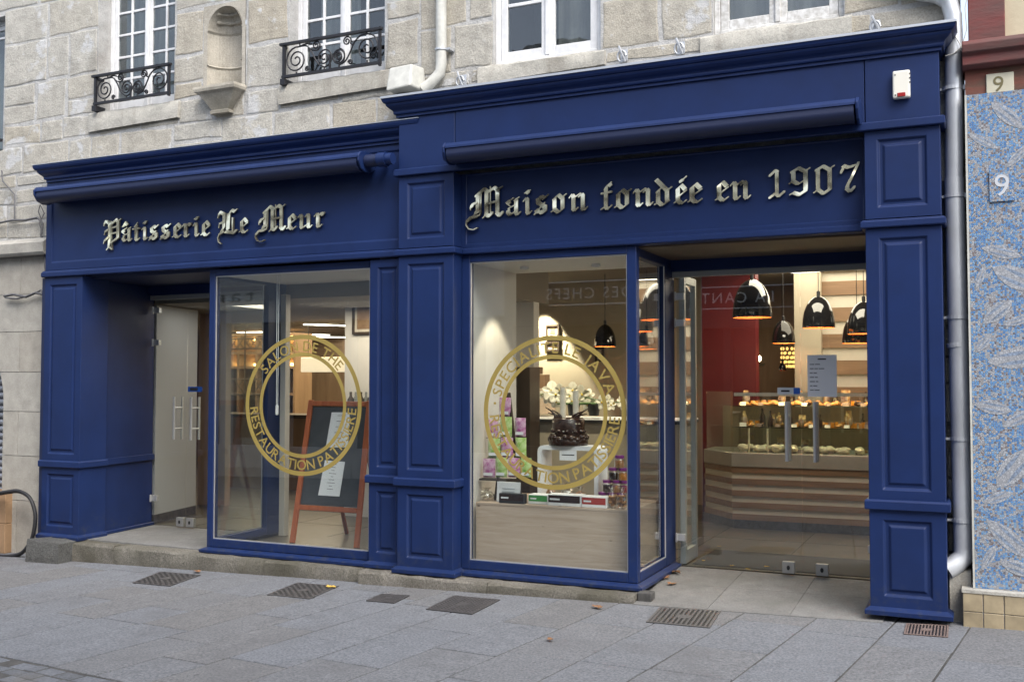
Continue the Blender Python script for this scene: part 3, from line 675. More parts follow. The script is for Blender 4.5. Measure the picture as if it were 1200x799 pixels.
# display windows: frame, sill and panes
def display(x0, x1, side_x, zb, name_y=0.0, open_right=True):
    f = MB(); w_ = .062; zt = 2.654; Y0, Y1 = -.002, .075; g0 = zb+.075; g1 = 2.592
    if open_right: L0, L1, R0, R1 = x0, x0+.075, side_x-.078, side_x
    else: L0, L1, R0, R1 = side_x, side_x+.066, x1-.03, x1
    f.box(L0, L1, Y0, Y1, zb, zt); f.box(R0, R1, Y0, Y1, zb, zt)
    f.box(L1, R0, Y0, Y1, zb, g0); f.box(L1, R0, Y0, Y1, g1, zt)
    # the return towards the doorway
    sx0, sx1 = (side_x-.07, side_x) if open_right else (side_x, side_x+.07)
    f.box(sx0, sx1, Y1, .80, zb, g0); f.box(sx0, sx1, Y1, .80, g1-.02, zt); f.box(sx0, sx1, .80, 1.09, zb, zt)
    fr = part(f, 'window_frame', bevel=.004)
    b = MB(); e = .009                                              # bright glazing beads
    b.box(L1, L1+e, .012, .022, g0, g1); b.box(R0-e, R0, .012, .022, g0, g1); b.box(L1+e, R0-e, .012, .022, g0, g0+e); b.box(L1+e, R0-e, .012, .022, g1-e, g1)
    xx = (sx1-.012, sx1-.004) if open_right else (sx0+.004, sx0+.012)
    b.box(xx[0], xx[1], .79, .80, g0, g1-.02); b.box(xx[0], xx[1], Y1, .79, g0, g0+e)
    b.build('glazing_bead', M['steel'], fr)
    p = MB(); p.box(L1, R0, .026, .034, g0, g1); p.build('glass_pane', M['glass'], fr)
    xm = side_x-.035 if open_right else side_x+.035
    p = MB(); p.box(xm-.004, xm+.004, Y1, .80, g0, g1-.02); p.build('glass_pane', M['glass'], fr)
    return fr
f2 = display(PM1+.002, None, -2.42, .035)
f1 = display(None, -4.837, -6.665, .035, open_right=False)
SILL = [(0,-.014),(.05,-.014),(.052,.012),(.0,.030),(0,.036)]
def sill(x0, x1, side, sgn):
    mb = MB(); pr = SILL; vs = []
    pts = [(x0,-.002),(x1,-.002),(x1,1.09)] if sgn > 0 else [(x1,-.002),(x0,-.002),(x0,1.09)]
    for o, z in pr:
        a, b, c = pts; vs += [(a[0], a[1]-o, z), (b[0]+sgn*o, b[1]-o, z), (c[0]+sgn*o, c[1], z)]
    m = len(pr); fs = []
    for i in range(m):
        j = (i+1) % m
        for k in range(2): fs.append((i*3+k, i*3+k+1, j*3+k+1, j*3+k) if sgn > 0 else (i*3+k+1, i*3+k, j*3+k, j*3+k+1))
    mb.add(vs, fs); mb.box(min(x0,x1), max(x0,x1)-.0, .0, .07, -.014, .034); return mb
sill(PM1+.034, -2.42, None, 1).build('sill_moulding', M['blue'], sf, bevel=.002)
sill(-6.665, -4.87, None, -1).build('sill_moulding', M['blue'], sf, bevel=.002)
# door heads
for x0, x1 in ((-2.42+.001,-.706),(-8.40,-6.60)):
    mb = MB(); mb.box(x0, x1, .98, 1.10, 2.545, 2.644); part(mb, 'door_head')
    mb = MB(); mb.box(x0, x1, 1.015, 1.065, 2.495, 2.544); part(mb, 'door_rail', M['alu'])
def leaf(x0, x1, z0=.012, z1=2.494, Y=1.04):
    mb = MB(); mb.box(x0, x1, Y-.005, Y+.005, z0, z1); return mb.build('glass_door', M['glass'], sf)
def handle(d, X, z0, z1, Y=1.04, r=.016):
    mb = MB()
    for y in (Y-.062, Y+.062): mb.tube([(X,y,z0),(X,y,z1)], r, 14)
    for z in (z0+.12, z1-.12): mb.tube([(X,Y-.062,z),(X,Y+.062,z)], .011, 8)
    mb.build('handle', M['steel'], d, smooth=50)
def lock(d, X, z0=.014, Y=1.04, s=.10):
    mb = MB(); mb.box(X-s/2, X+s/2, Y-.022, Y+.022, z0, z0+s*.95); l = mb.build('lock', M['locksteel'], d, bevel=.003)
    # keyhole escutcheon sits on the box and counts as the same piece
    return l
def hinge(d, X, z, Y=1.04, s=.09, left=True):
    mb = MB(); mb.box(X-(.02 if left else s*.75), X+(s*.75 if left else .02), Y-.02, Y+.02, z-.03, z+.03)
    mb.box(X-.012 if left else X-.0, X+.0 if left else X+.012, Y-.045, Y-.021, z-.04, z+.04); mb.build('hinge', M['steel'], d, bevel=.003)
M['locksteel'] = mat('satin_lock_steel', (.42,.42,.41), .4, .6); d1 = leaf(-2.385,-1.340); d2 = leaf(-1.334,-.712); d3 = leaf(-8.34,-7.878); d4 = leaf(-7.872,-6.60)
for d, px, py0, py1 in ((d1,922,470,538),(d2,955,470,538)):
    p = at(px, 500, .98); handle(d, p.x, .935, 1.425)
for d, px in ((d3,204),(d4,224)): p = at(px, 490, .98); handle(d, p.x, .955, 1.42, r=.014)
lock(d1, -1.452); lock(d2, -1.185); lock(d3, -7.94); lock(d4, -7.80)
for d, X, zz, lf in ((d1,-2.385,(.25,2.10,2.33),True),(d2,-.712,(.26,2.3),False),(d3,-8.34,(.30,2.02,2.38),True)):
    for z in zz: hinge(d, X, z, left=lf)
hinge(d2, -.74, .255, left=False, s=.12)
for X, d in ((-1.452,d1),(-1.185,d2),(-7.94,d3),(-7.80,d4)):
    mb = MB(); mb.lathe([(.0,0),(.012,0),(.013,.004),(.008,.006),(0,.006)], (0,0,0), 16, caps=False)
    mb.v = [(X+x, 1.017-z, .062+y*1.5) for x, y, z in mb.v]; mb.build('keyhole', M['black'], d)
mb = MB(); mb.box(-6.60,-6.53,1.0,1.08,0,2.494); part(mb, 'door_post', mat('pale_door_post', (.50,.47,.41), .5))
# ================================================================== awnings
def awning(label, x0, x1, Yw, zt, dep):
    t = thing('awning', label, 'awning', ((x0+x1)/2, Yw-.12, zt-.08))
    y = Yw; d = dep
    mb = MB(); mb.xprism([(y,zt),(y-d*.62,zt+.004),(y-d*.9,zt-.012),(y-d,zt-.042),(y-d-.002,zt-.060),(y-d*.85,zt-.060),(y-d*.5,zt-.03),(y,zt-.03)], x0, x1); mb.build('hood', M['blue'], t, smooth=30, bevel=.003)
    n = 10; c = (y-d*.64, zt-.098); r = d*.36
    mb = MB(); pts = [(c[0]+r*math.cos(R(-20-a)), c[1]+.070*math.sin(R(-20-a))) for a in [i*180/n for i in range(n+1)]]
    mb.xprism([(p[0],p[1]) for p in pts] + [(y-d*.99, zt-.064),(y-.02,zt-.064),(y-.02,zt-.12)], x0+.012, x1-.012); mb.build('front_bar', M['bluedark'], t, smooth=40)
    for a, b in ((x0-.02, x0-.0005), (x1+.0005, x1+.02)):
        mb = MB(); mb.xprism([(y,zt+.006),(y-d*.62,zt+.01),(y-d*.92,zt-.008),(y-d-.012,zt-.045),(y-d-.006,zt-.09),(y-d*.85,zt-.15),(y-d*.6,zt-.172),(y-d*.3,zt-.165),(y,zt-.12)], a, b); mb.build('end_cap', M['blue'], t, bevel=.004)
    return t
aR = awning('long folded blue awning cassette above the golden founding-date lettering', -3.905, -.735, -.151, 3.535, .25)
aL = awning('long folded blue awning cassette above the golden shop-name lettering', -8.66, -4.80, -.052, 3.565, .26)
mb = MB(); mb.tube([(-4.775,-.20,3.49),(-4.66,-.20,3.49)], .055, 18); mb.box(-4.66,-4.64,-.24,-.07,3.45,3.53); mb.build('arm_bracket', M['bluedark'], aL, smooth=40)
mb = MB(); mb.tube([(-4.64,-.22,3.485),(-4.56,-.22,3.485)], .062, 20); mb.tube([(-4.57,-.22,3.485),(-4.50,-.22,3.485)], .05, 20); mb.build('roller_end', M['blue'], aL, smooth=40)
mb = MB(); mb.lathe([(.0,0),(.055,0),(.055,.03),(0,.03)], (0,0,0), 18, caps=False); mb.v = [(-3.925-z, -.30+x*.9, 3.45+y) for x, y, z in mb.v]; mb.build('roller_end', M['blue'], aR, smooth=40)

# ================================================================== blackletter signs
def hull(pts):
    pts = sorted(set((round(x,5), round(y,5)) for x, y in pts))
    def half(p):
        h = []
        for q in p:
            while len(h) > 1 and (h[-1][0]-h[-2][0])*(q[1]-h[-2][1]) - (h[-1][1]-h[-2][1])*(q[0]-h[-2][0]) <= 0: h.pop()
            h.append(q)
        return h
    a, b = half(pts), half(pts[::-1]); return a[:-1] + b[:-1]
NA = R(38); NW, NH = .225, .05
NIB = [(s*NW/2*math.cos(NA) - q*NH/2*math.sin(NA), s*NW/2*math.sin(NA) + q*NH/2*math.cos(NA)) for s, q in ((-1,-1),(1,-1),(1,1),(-1,1))]
def T(*pts): return ('T', pts)            # broad nib stroke
def Hh(*pts): return ('H', pts)           # hair line drawn with the corner of the nib
def B_(*pts): return ('B', pts)           # medium line
def minim(x, top=.84, foot=True): 
    o = [T((x-.03,.90),(x+.04,.80)), T((x+.02,.82),(x+.02,.16)), Hh((x-.21,.76),(x-.06,.95))]
    if foot: o += [T((x,.19),(x+.07,.09)), Hh((x+.1,.05),(x+.27,.22))]
    return o
def gl_(c):
    if c == 'i': return minim(.22) + [T((.22,1.30),(.30,1.20)), Hh((.1,1.2),(.42,1.36))]
    if c == 'n': return minim(.22) + minim(.72) + [Hh((.25,.72),(.62,.98))]
    if c == 'u': return minim(.22) + minim(.70) + [Hh((.28,.05),(.66,.28))]
    if c == 'r': return minim(.22) + [Hh((.26,.74),(.44,.96)), T((.46,.92),(.55,.82)), Hh((.5,.98),(.66,.96))]
    if c in 'eé':
        o = [T((.18,.80),(.18,.22)), Hh((.1,.76),(.42,1.04)), T((.36,.98),(.54,.76)), Hh((.62,.72),(.20,.40)), T((.16,.24),(.32,.08)), Hh((.36,.02),(.62,.22)), Hh((.0,.1),(.16,.2))]
        if c == 'é': o += [B_((.30,1.16),(.44,1.26)), T((.40,1.24),(.50,1.32)), Hh((.28,1.12),(.62,1.42))]
        return o
    if c == 's': return [T((.18,.82),(.18,.62)), Hh((.08,.80),(.34,1.0)), T((.34,.96),(.46,.84)), Hh((.46,.86),(.66,1.04)), T((.18,.62),(.48,.40)), T((.50,.42),(.50,.20)), T((.28,.14),(.36,.06)), Hh((.36,.02),(.58,.2)), T((.10,.24),(.20,.12)), Hh((.0,.0),(.50,.62))]
    if c == 'o': return [T((.18,.78),(.18,.22)), T((.62,.78),(.62,.24)), Hh((.08,.72),(.42,1.0)), T((.40,.97),(.60,.78)), T((.18,.22),(.36,.05)), Hh((.36,.0),(.70,.26)), Hh((.6,.84),(.84,1.0)), Hh((.0,.08),(.2,.2))]
    if c in 'aâ':
        o = minim(.60)[:2] + minim(.60)[3:] + [T((.18,.34),(.18,.26)), T((.16,.24),(.28,.10)), Hh((.30,.06),(.58,.26)), Hh((.18,.42),(.6,.62)), T((.14,.82),(.26,.70)), Hh((.22,.84),(.5,1.0)), Hh((.1,.70),(.30,.56)), Hh((.6,.88),(.80,1.02))]
        if c == 'â': o += [B_((.22,1.12),(.40,1.40)), T((.36,1.34),(.50,1.18)), Hh((.12,1.06),(.30,1.24))]
        return o
    if c == 't': return [T((.24,1.10),(.24,.16)), Hh((.10,1.0),(.34,1.30)), T((.22,.18),(.30,.08)), Hh((.32,.04),(.52,.22)), B_((.02,.86),(.50,.90))]
    if c == 'f': return [T((.26,1.14),(.26,.14)), T((.24,1.12),(.34,1.26)), T((.44,1.34),(.52,1.24)), Hh((.3,1.2),(.56,1.44)), T((.24,.16),(.32,.06)), Hh((.34,.0),(.58,.22)), Hh((.0,.02),(.24,.18)), B_((.04,.86),(.56,.92))]
    if c == 'd': return [T((.18,.76),(.18,.22)), T((.62,.80),(.62,.22)), Hh((.08,.70),(.40,.98)), T((.10,1.36),(.58,.82)), T((.18,.22),(.36,.05)), Hh((.36,.0),(.74,.26)), Hh((.66,.8),(.86,.94)), Hh((.0,.08),(.2,.2))]
    if c == '1': return [T((.46,1.60),(.46,.24)), B_((.04,1.36),(.40,1.68)), T((.36,1.64),(.50,1.56)), T((.42,.22),(.54,.10)), B_((.02,.02),(.36,.26)), B_((.56,.08),(.90,.36))]
    if c == '9': return [T((.22,1.44),(.22,.94)), B_((.12,1.46),(.52,1.72)), T((.50,1.68),(.78,1.46)), T((.80,1.46),(.80,.36)), Hh((.8,1.5),(1.02,1.66)), T((.20,.94),(.42,.76)), Hh((.42,.70),(.8,.98)), B_((.84,.34),(.46,.06)), T((.22,.24),(.48,.10)), Hh((.04,.12),(.3,.3)), Hh((.02,.78),(.2,.94))]
    if c == '0': return [T((.22,1.44),(.22,.34)), B_((.12,1.46),(.52,1.72)), T((.50,1.68),(.78,1.46)), T((.80,1.46),(.80,.32)), T((.22,.32),(.46,.08)), B_((.46,.04),(.86,.34)), Hh((.8,1.5),(1.04,1.68)), Hh((.0,.14),(.24,.32))]
    if c == '7': return [B_((.04,1.22),(.22,1.62)), T((.16,1.62),(.42,1.50)), T((.42,1.50),(.72,1.58)), B_((.94,1.74),(.56,.86)), B_((.90,1.66),(.50,.72)), T((.54,.84),(.36,.42)), T((.36,.44),(.34,.26)), T((.32,.26),(.48,.08)), B_((.52,.08),(.72,.34))]
    if c == 'P': return [T((.52,1.52),(.52,.1)), T((.52,.1),(.5,-.22)), Hh((.30,-.46),(.52,-.24)), B_((.5,-.24),(.74,-.42)), Hh((.74,.2),(.74,-.4)), Hh((.72,1.52),(.72,.3)), T((.30,1.56),(.48,1.44)), B_((.12,1.40),(.24,1.60)), Hh((.08,1.26),(.14,1.44)), B_((.40,.96),(.20,.84)), Hh((.20,.86),(.12,.62)), B_((.44,.42),(.16,.20)), Hh((.16,.22),(.08,.0)), T((1.22,1.42),(1.22,.26)), B_((.74,1.36),(1.14,1.66)), T((1.06,1.60),(1.24,1.46)), Hh((1.24,1.5),(1.46,1.66)), B_((.74,1.06),(1.16,1.14)), B_((.74,.66),(1.16,.72)), T((1.22,.28),(1.02,.16)), B_((.72,.02),(1.16,.30))]
    if c == 'L': return [T((.52,1.40),(.50,.46)), Hh((.74,1.40),(.70,.36)), T((.86,1.30),(.82,.34)), T((.86,1.32),(1.06,1.62)), T((1.08,1.60),(1.28,1.50)), Hh((1.2,1.5),(1.46,1.66)), T((.30,1.50),(.52,1.38)), B_((.14,1.36),(.30,1.56)), Hh((.08,1.16),(.14,1.4)), B_((.48,.86),(.22,.76)), Hh((.22,.78),(.16,.5)), T((.50,.48),(.36,.24)), B_((.2,.06),(.5,.22)), T((.66,.20),(1.08,.12)), T((1.06,.12),(1.22,.10)), B_((1.18,.04),(1.44,.26)), Hh((.22,.08),(.10,-.18)), Hh((.10,-.18),(.16,-.44)), Hh((.16,-.44),(.34,-.58)), B_((1.16,1.06),(1.16,.24))]
    if c == 'M': return [T((.64,1.36),(.62,.42)), Hh((.82,1.4),(.80,.34)), T((1.12,1.50),(1.12,.24)), T((1.72,1.46),(1.72,.24)), B_((.52,1.24),(1.02,1.66)), T((.98,1.62),(1.14,1.50)), B_((1.14,1.40),(1.62,1.68)), T((1.56,1.64),(1.74,1.50)), Hh((1.74,1.5),(1.98,1.68)), Hh((1.34,1.72),(1.34,.3)), T((1.10,.24),(1.22,.10)), Hh((.92,.0),(1.12,.2)), B_((1.24,.06),(1.46,.28)), T((1.70,.24),(1.82,.10)), B_((1.84,.06),(2.02,.26)), B_((1.12,.78),(1.62,.86)), B_((.56,.88),(.36,.80)), T((.36,.82),(.30,.62)), Hh((.28,.76),(.24,.5)), T((.60,.44),(.52,.26)), B_((.52,.28),(.78,.44)), Hh((.82,.36),(.74,.14)), T((.66,.12),(.28,.08)), B_((.28,.1),(.06,-.12)), Hh((.02,-.10),(.0,-.34)), Hh((.0,-.34),(.16,-.56)), Hh((.16,-.56),(.42,-.62)), Hh((.42,-.62),(.64,-.52))]
    raise KeyError(c)
def pieces(c):
    out = []
    for k, pts in gl_(c):
        nib = NIB if k == 'T' else [(a*(.13 if k == 'H' else .36)+0, b*(.13 if k == 'H' else .36)) for a, b in NIB]
        if k == 'H': nib = [(s*.022, q*.022) for s, q in ((-1,-1),(1,-1),(1,1),(-1,1))]
        if k == 'B': nib = [(s*.050, q*.050) for s, q in ((-1,-1),(1,-1),(1,1),(-1,1))]
        for a, b in zip(pts, pts[1:]): out.append(hull([(a[0]+x, a[1]+y) for x, y in nib] + [(b[0]+x, b[1]+y) for x, y in nib]))
    return out
def letter(c, X0, X1, zb, unit, Y, parent):
    ps = pieces(c); a = min(x for p in ps for x, y in p); b = max(x for p in ps for x, y in p); k = (X1-X0)/(b-a)
    mb = MB()
    for i, p in enumerate(ps):
        poly = [(X0+(x-a)*k, zb+z*unit) for x, z in p]; dy = .0004*i
        n = len(poly); yf = Y-.028-dy; yb = Y-.014
        mb.mi = 0; mb.add([(x,yf,z) for x, z in poly], [tuple(range(n))])
        mb.mi = 1; mb.add([(x,yf,z) for x, z in poly] + [(x,yb,z) for x, z in poly], [(q, n+q, n+(q+1) % n, (q+1) % n) for q in range(n)] + [tuple(range(2*n-1, n-1, -1))])
    mb.build('letter', [M['brass'], M['letterside']], parent)
def sign(label, words, Y, unit, name='shop_sign', zs=(2.96,2.96)):
    allp = [p for w_ in words for p in w_]
    X = [at(p[1], 250, Y-.028).x for p in allp]; xa, xb = min(X), max(at(p[2], 250, Y-.028).x for p in allp)
    t = thing(name, label, 'sign', ((xa+xb)/2, Y, zs[0]))
    for c, p0, p1, un in allp:
        x0, x1 = at(p0, 250, Y-.028).x, at(p1, 250, Y-.028).x; f = ((x0+x1)/2-xa)/(xb-xa)
        letter(c, x0, x1, zs[0]+(zs[1]-zs[0])*f, un, Y, t)
uL, uR, uD = .142, .150, .122
sign('polished blackletter lettering reading Pâtisserie Le Meur on the left blue fascia', [
 [('P',121.7,142.5,uL),('â',142.5,155.4,uL),('t',155.3,164.6,uL),('i',166,173.5,uL),('s',174.6,186.2,uL),('s',187.8,200.6,uL),('e',201.8,213,uL),('r',213,225.2,uL),('i',226,234,uL),('e',235.2,246.4,uL)],
 [('L',255,278.5,uL),('e',279.8,291,uL)], [('M',299.5,335.5,uL),('e',335.6,347.6,uL),('u',348.6,366.3,uL),('r',367.6,381,uL)]], YL+.012, uL, zs=(2.972,2.966))
sign('polished blackletter lettering reading Maison fondée en 1907 on the right blue fascia', [
 [('M',546,590.3,uR),('a',592.3,610.5,uR),('i',612.6,623.6,uR),('s',625.6,643,uR),('o',645.4,664.4,uR),('n',666.4,689,uR)],
 [('f',703.8,718,uR),('o',719.6,740.4,uR),('n',741.4,766,uR),('d',766.4,788,uR),('é',789.6,805.4,uR),('e',805.6,823.4,uR)],
 [('e',837.8,854.4,uR),('n',855.6,880.4,uR)], [('1',900.8,920.6,uD),('9',924.6,950.4,uD),('0',953.2,979,uD),('7',984.8,1008.2,uD)]], -.006, uR, zs=(2.952,2.938))

# ================================================================== gold vinyl rings on the panes
def ring_decal(label, cx, cz, Rr, top, bot, a_top, a_bot, dots=()):
    t = thing('window_decal', label, 'window decal', (cx,.02,cz)); Y0, Y1 = .0235, .0255; n = 96
    for r0, r1 in ((.938*Rr, Rr), (.695*Rr, .748*Rr)):
        mb = MB(); vs = []
        for k in range(n):
            a = 2*math.pi*k/n; c, s = math.cos(a), math.sin(a)
            vs += [(cx+r0*c,Y0,cz+r0*s),(cx+r1*c,Y0,cz+r1*s),(cx+r1*c,Y1,cz+r1*s),(cx+r0*c,Y1,cz+r0*s)]
        mb.add(vs, [(4*k+i, 4*k+(i+1) % 4, 4*((k+1) % n)+(i+1) % 4, 4*((k+1) % n)+i) for k in range(n) for i in range(4)]); mb.build('ring', M['gold'], t)
    size = .198*Rr; rm = .842*Rr
    def arc(txt, a0, a1, inward):
        wd = []
        for ch in txt:
            if ch == ' ': wd.append(.30); continue
            vs, fs = text_geo(ch, 1.0, bold=.008); wd.append(max(v[0] for v in vs)-min(v[0] for v in vs)+.10)
        tot = sum(wd); acc = 0
        for ch, w_ in zip(txt, wd):
            f = (acc+w_/2)/tot; acc += w_; an = R(a0+(a1-a0)*f)
            if ch == ' ': continue
            vs, fs = text_geo(ch, size, .0008, bold=.008*size); xm = (max(v[0] for v in vs)+min(v[0] for v in vs))/2; ym = size*.36
            rot = an - math.pi/2 if not inward else an + math.pi/2; c, s = math.cos(rot), math.sin(rot); out = []
            for x, y, z in vs:
                x -= xm; y -= ym; x *= 1.05
                y *= 1.02
                for q in (0,): pass
                out.append((cx+rm*math.cos(an)+x*c-y*s, .0245-z, cz+rm*math.sin(an)+x*s+y*c))
            mb = MB(); mb.add(out, fs); mb.build('letter', M['gold'], t)
    arc(top, a_top[0], a_top[1], False); arc(bot, a_bot[0], a_bot[1], True)
    for a in dots:
        mb = MB(); mb.lathe([(.011,0),(.011,.002)], (0,0,0), 14); x0, z0 = cx+rm*math.cos(R(a)), cz+rm*math.sin(R(a)); mb.v = [(x0+x, .0235+z, z0+y) for x, y, z in mb.v]; mb.build('dot', M['gold'], t)
ring_decal('gold vinyl double ring reading SALON DE THE on the tea room window', -5.60, 1.376, .640, 'SALON DE THE', 'RESTAURATION PATISSIERE', (146,38), (182,358))
ring_decal('gold vinyl double ring reading SPECIALITE LE JAVA on the right display window', -3.135, 1.343, .622, 'SPECIALITE LE JAVA', 'RESTAURATION PATISSIERE', (166,16), (183,357), dots=(172.5,8.5))

# ================================================================== small things on the shopfront and the wall
p0, p1 = at(1046,85,-.17), at(1067,115,-.17)
t = thing('alarm_box', 'cream alarm siren box with a red lens on the right end of the blue attic', 'alarm box', (p0.x,-.15,p0.z))
mb = MB(); mb.box(p0.x, p1.x, -.20, -.151, p1.z, p0.z); mb.build('housing', M['dvinyl'], t, bevel=.012, segs=3)
mb = MB(); mb.box(p0.x+.03, p1.x-.03, -.206, -.198, p1.z+.008, p1.z+.036); mb.build('lens', M['redlens'], t, bevel=.003)
for qx, qz in ((.018,-.03),(.018,-.17),(.112,-.03),(.112,-.06),(.112,-.09)):
    mb = MB(); mb.box(p0.x+qx-.004, p0.x+qx+.004, -.202, -.199, p0.z+qz-.004, p0.z+qz+.004); mb.build('screw', M['black'], t)
# white plastic junction box and white rain pipe on the stone
a = at(459,84,-.10); b = at(490,106,-.10)
t = thing('floodlight', 'weathered white floodlight housing lying above the cornice beside the white pipe', 'floodlight', (a.x,.05,b.z))
mb = MB(); mb.hexa([(a.x,-.20,b.z+.0),(b.x-.02,-.20,b.z+.02),(b.x,.06,b.z+.02),(a.x+.02,.06,b.z)], [(a.x,-.14,a.z+.02),(b.x-.04,-.14,a.z+.03),(b.x-.02,.04,a.z+.04),(a.x+.02,.04,a.z+.03)]); mb.build('housing', M['whitebox'], t, bevel=.015, segs=2)
mb = MB(); mb.box((a.x+b.x)/2-.09,(a.x+b.x)/2-.02,-.08,.10,b.z-.06,b.z+.0); mb.build('bracket', M['black'], t)
px_ = at(517,50,.03)
t = thing('rain_pipe', 'thin white rain pipe with a bent foot between the two pairs of upper windows', 'pipe', (px_.x,.03,4.1))
mb = MB(); mb.tube([(px_.x,.03,6.9),(px_.x,.03,4.32),(px_.x-.01,.03,4.25),(px_.x-.08,.01,4.17),(px_.x-.16,-.01,4.11)], .047, 16); mb.build('pipe', M['whitebox'], t, smooth=50)
mb = MB(); mb.tube([(px_.x,.03,4.44),(px_.x,.03,4.455)], .055, 16); mb.box(px_.x+.04,px_.x+.09,.02,.10,4.438,4.457); mb.build('clamp', M['zinc'], t)
# anchor hooks over the cornice
for i, (px, py, lb) in enumerate(((541,95,'small steel cable anchor on the stone just right of the white pipe'),(730,66,'steel cable anchor beside a chipped hole right of the third upper window'),(797,57,'steel cable anchor near the middle of the tall cornice'),(1026,32,'steel cable anchor right of the peeling window'))):
    q = at(px, py, .06); t = thing('wall_anchor', lb, 'wall anchor', (q.x,.09,q.z), 'cable anchors above the cornice')
    mb = MB(); mb.tube([(q.x,.1,q.z+.02),(q.x,.03,q.z+.02)], .012, 8); mb.box(q.x-.03,q.x+.03,.088,.096,q.z-.03,q.z+.06); mb.build('plate', M['zinc'], t)
    mb = MB(); mb.tube([(q.x+.035*math.cos(k*.6), .03+.0*k, q.z-.01+.045*math.sin(k*.6)) for k in range(11)], .008, 6); mb.tube([(q.x-.02,.02,q.z+.07),(q.x+.01,.0,q.z+.0),(q.x+.03,.02,q.z-.06)], .008, 6); mb.build('shackle', M['zinc'], t, smooth=50)

# ================================================================== the neighbour on the right
nb_ = thing('mosaic_house', 'house front on the right with blue mosaic pier, red timber beam and cream render', 'building', (.5,0,0))
mo, nt, bs, out = newmat('blue_mosaic'); L = nt.links.new; bs.inputs['Roughness'].default_value = .35
tc = N(nt,'ShaderNodeTexCoord'); vo = N(nt,'ShaderNodeTexVoronoi', Scale=72.0, distance='CHEBYCHEV', Randomness=.75); L(tc.outputs['Object'], vo.inputs['Vector'])
ve = N(nt,'ShaderNodeTexVoronoi', Scale=72.0, feature='DISTANCE_TO_EDGE', Randomness=.75); L(tc.outputs['Object'], ve.inputs['Vector'])
dn_ = N(nt,'ShaderNodeTexNoise', Scale=3.2, Detail=2.0); L(vo.outputs['Position'], dn_.inputs['Vector'])
mixv = N(nt,'ShaderNodeMix', data_type='RGBA', blend_type='LINEAR_LIGHT'); mixv.inputs[0].default_value = .22; L(vo.outputs['Position'], mixv.inputs[6]); L(dn_.outputs['Color'], mixv.inputs[7])
wv = N(nt,'ShaderNodeTexWave', Scale=6.5, Distortion=14.0, Detail=1.0); wv.inputs['Detail Scale'].default_value = 1.6; L(mixv.outputs[2], wv.inputs['Vector'])
sp = N(nt,'ShaderNodeSeparateColor'); L(vo.outputs['Color'], sp.inputs[0])
r1 = N(nt,'ShaderNodeValToRGB'); el = r1.color_ramp.elements; r1.color_ramp.interpolation = 'CONSTANT'
el[0].position = 0; el[0].color = (.065,.19,.43,1); el[1].position = .3; el[1].color = (.10,.26,.52,1)
for p_, c_ in ((.55,(.18,.33,.52,1)),(.80,(.13,.13,.15,1)),(.87,(.30,.32,.35,1))): e_ = el.new(p_); e_.color = c_
L(sp.outputs[0], r1.inputs[0])
r2 = N(nt,'ShaderNodeValToRGB'); e2 = r2.color_ramp.elements; r2.color_ramp.interpolation = 'CONSTANT'; e2[0].color = (.36,.37,.39,1); e2[1].position = .5; e2[1].color = (.30,.29,.29,1); e_ = e2.new(.78); e_.color = (.19,.15,.14,1); L(sp.outputs[1], r2.inputs[0])
th = N(nt,'ShaderNodeMapRange'); th.inputs['From Min'].default_value = .70; th.inputs['From Max'].default_value = .72; L(wv.outputs['Fac'], th.inputs['Value'])
mx = N(nt,'ShaderNodeMix', data_type='RGBA'); L(th.outputs[0], mx.inputs[0]); L(r1.outputs[0], mx.inputs[6]); L(r2.outputs[0], mx.inputs[7])
gr = N(nt,'ShaderNodeMapRange'); gr.inputs['From Min'].default_value = .05; gr.inputs['From Max'].default_value = .12; L(ve.outputs['Distance'], gr.inputs['Value'])
mg = N(nt,'ShaderNodeMix', data_type='RGBA'); mg.inputs[6].default_value = (.30,.33,.38,1); L(gr.outputs[0], mg.inputs[0]); L(mx.outputs[2], mg.inputs[7]); L(mg.outputs[2], bs.inputs['Base Color'])
bp = N(nt,'ShaderNodeBump', Strength=.9, Distance=.008); L(gr.outputs[0], bp.inputs['Height']); L(bp.outputs[0], bs.inputs['Normal'])
M['mosaic'] = mo
def whitemosaic():
    m, nt, b, out = newmat('pale_leaf_mosaic'); L = nt.links.new; b.inputs['Roughness'].default_value = .4
    tc = N(nt,'ShaderNodeTexCoord'); v = N(nt,'ShaderNodeTexVoronoi', Scale=60.0); L(tc.outputs['Object'], v.inputs['Vector']); v2 = N(nt,'ShaderNodeTexVoronoi', Scale=60.0, feature='DISTANCE_TO_EDGE'); L(tc.outputs['Object'], v2.inputs['Vector'])
    s_ = N(nt,'ShaderNodeSeparateColor'); L(v.outputs['Color'], s_.inputs[0]); r = N(nt,'ShaderNodeValToRGB'); r.color_ramp.elements[0].color = (.42,.44,.47,1); r.color_ramp.elements[1].color = (.30,.31,.33,1); L(s_.outputs[0], r.inputs[0])
    g_ = N(nt,'ShaderNodeMapRange'); g_.inputs['From Min'].default_value = .04; g_.inputs['From Max'].default_value = .1; L(v2.outputs['Distance'], g_.inputs['Value'])
    x = N(nt,'ShaderNodeMix', data_type='RGBA'); x.inputs[6].default_value = (.20,.21,.23,1); L(g_.outputs[0], x.inputs[0]); L(r.outputs[0], x.inputs[7]); L(x.outputs[2], b.inputs['Base Color']); return m
M['palemosaic'] = whitemosaic(); M['brownmosaic'] = mat('grey_blue_vein_tesserae', (.19,.24,.32), .5, var=.45, vscale=70)
MX0 = -.045; YM = -.05
mb = MB(); mb.prism([(MX0,.212),(3.0,.212),(3.0,3.50),(.32,3.50),(.32,3.545),(MX0,3.545)], YM, .25); mb.build('mosaic_pier', M['mosaic'], nb_)
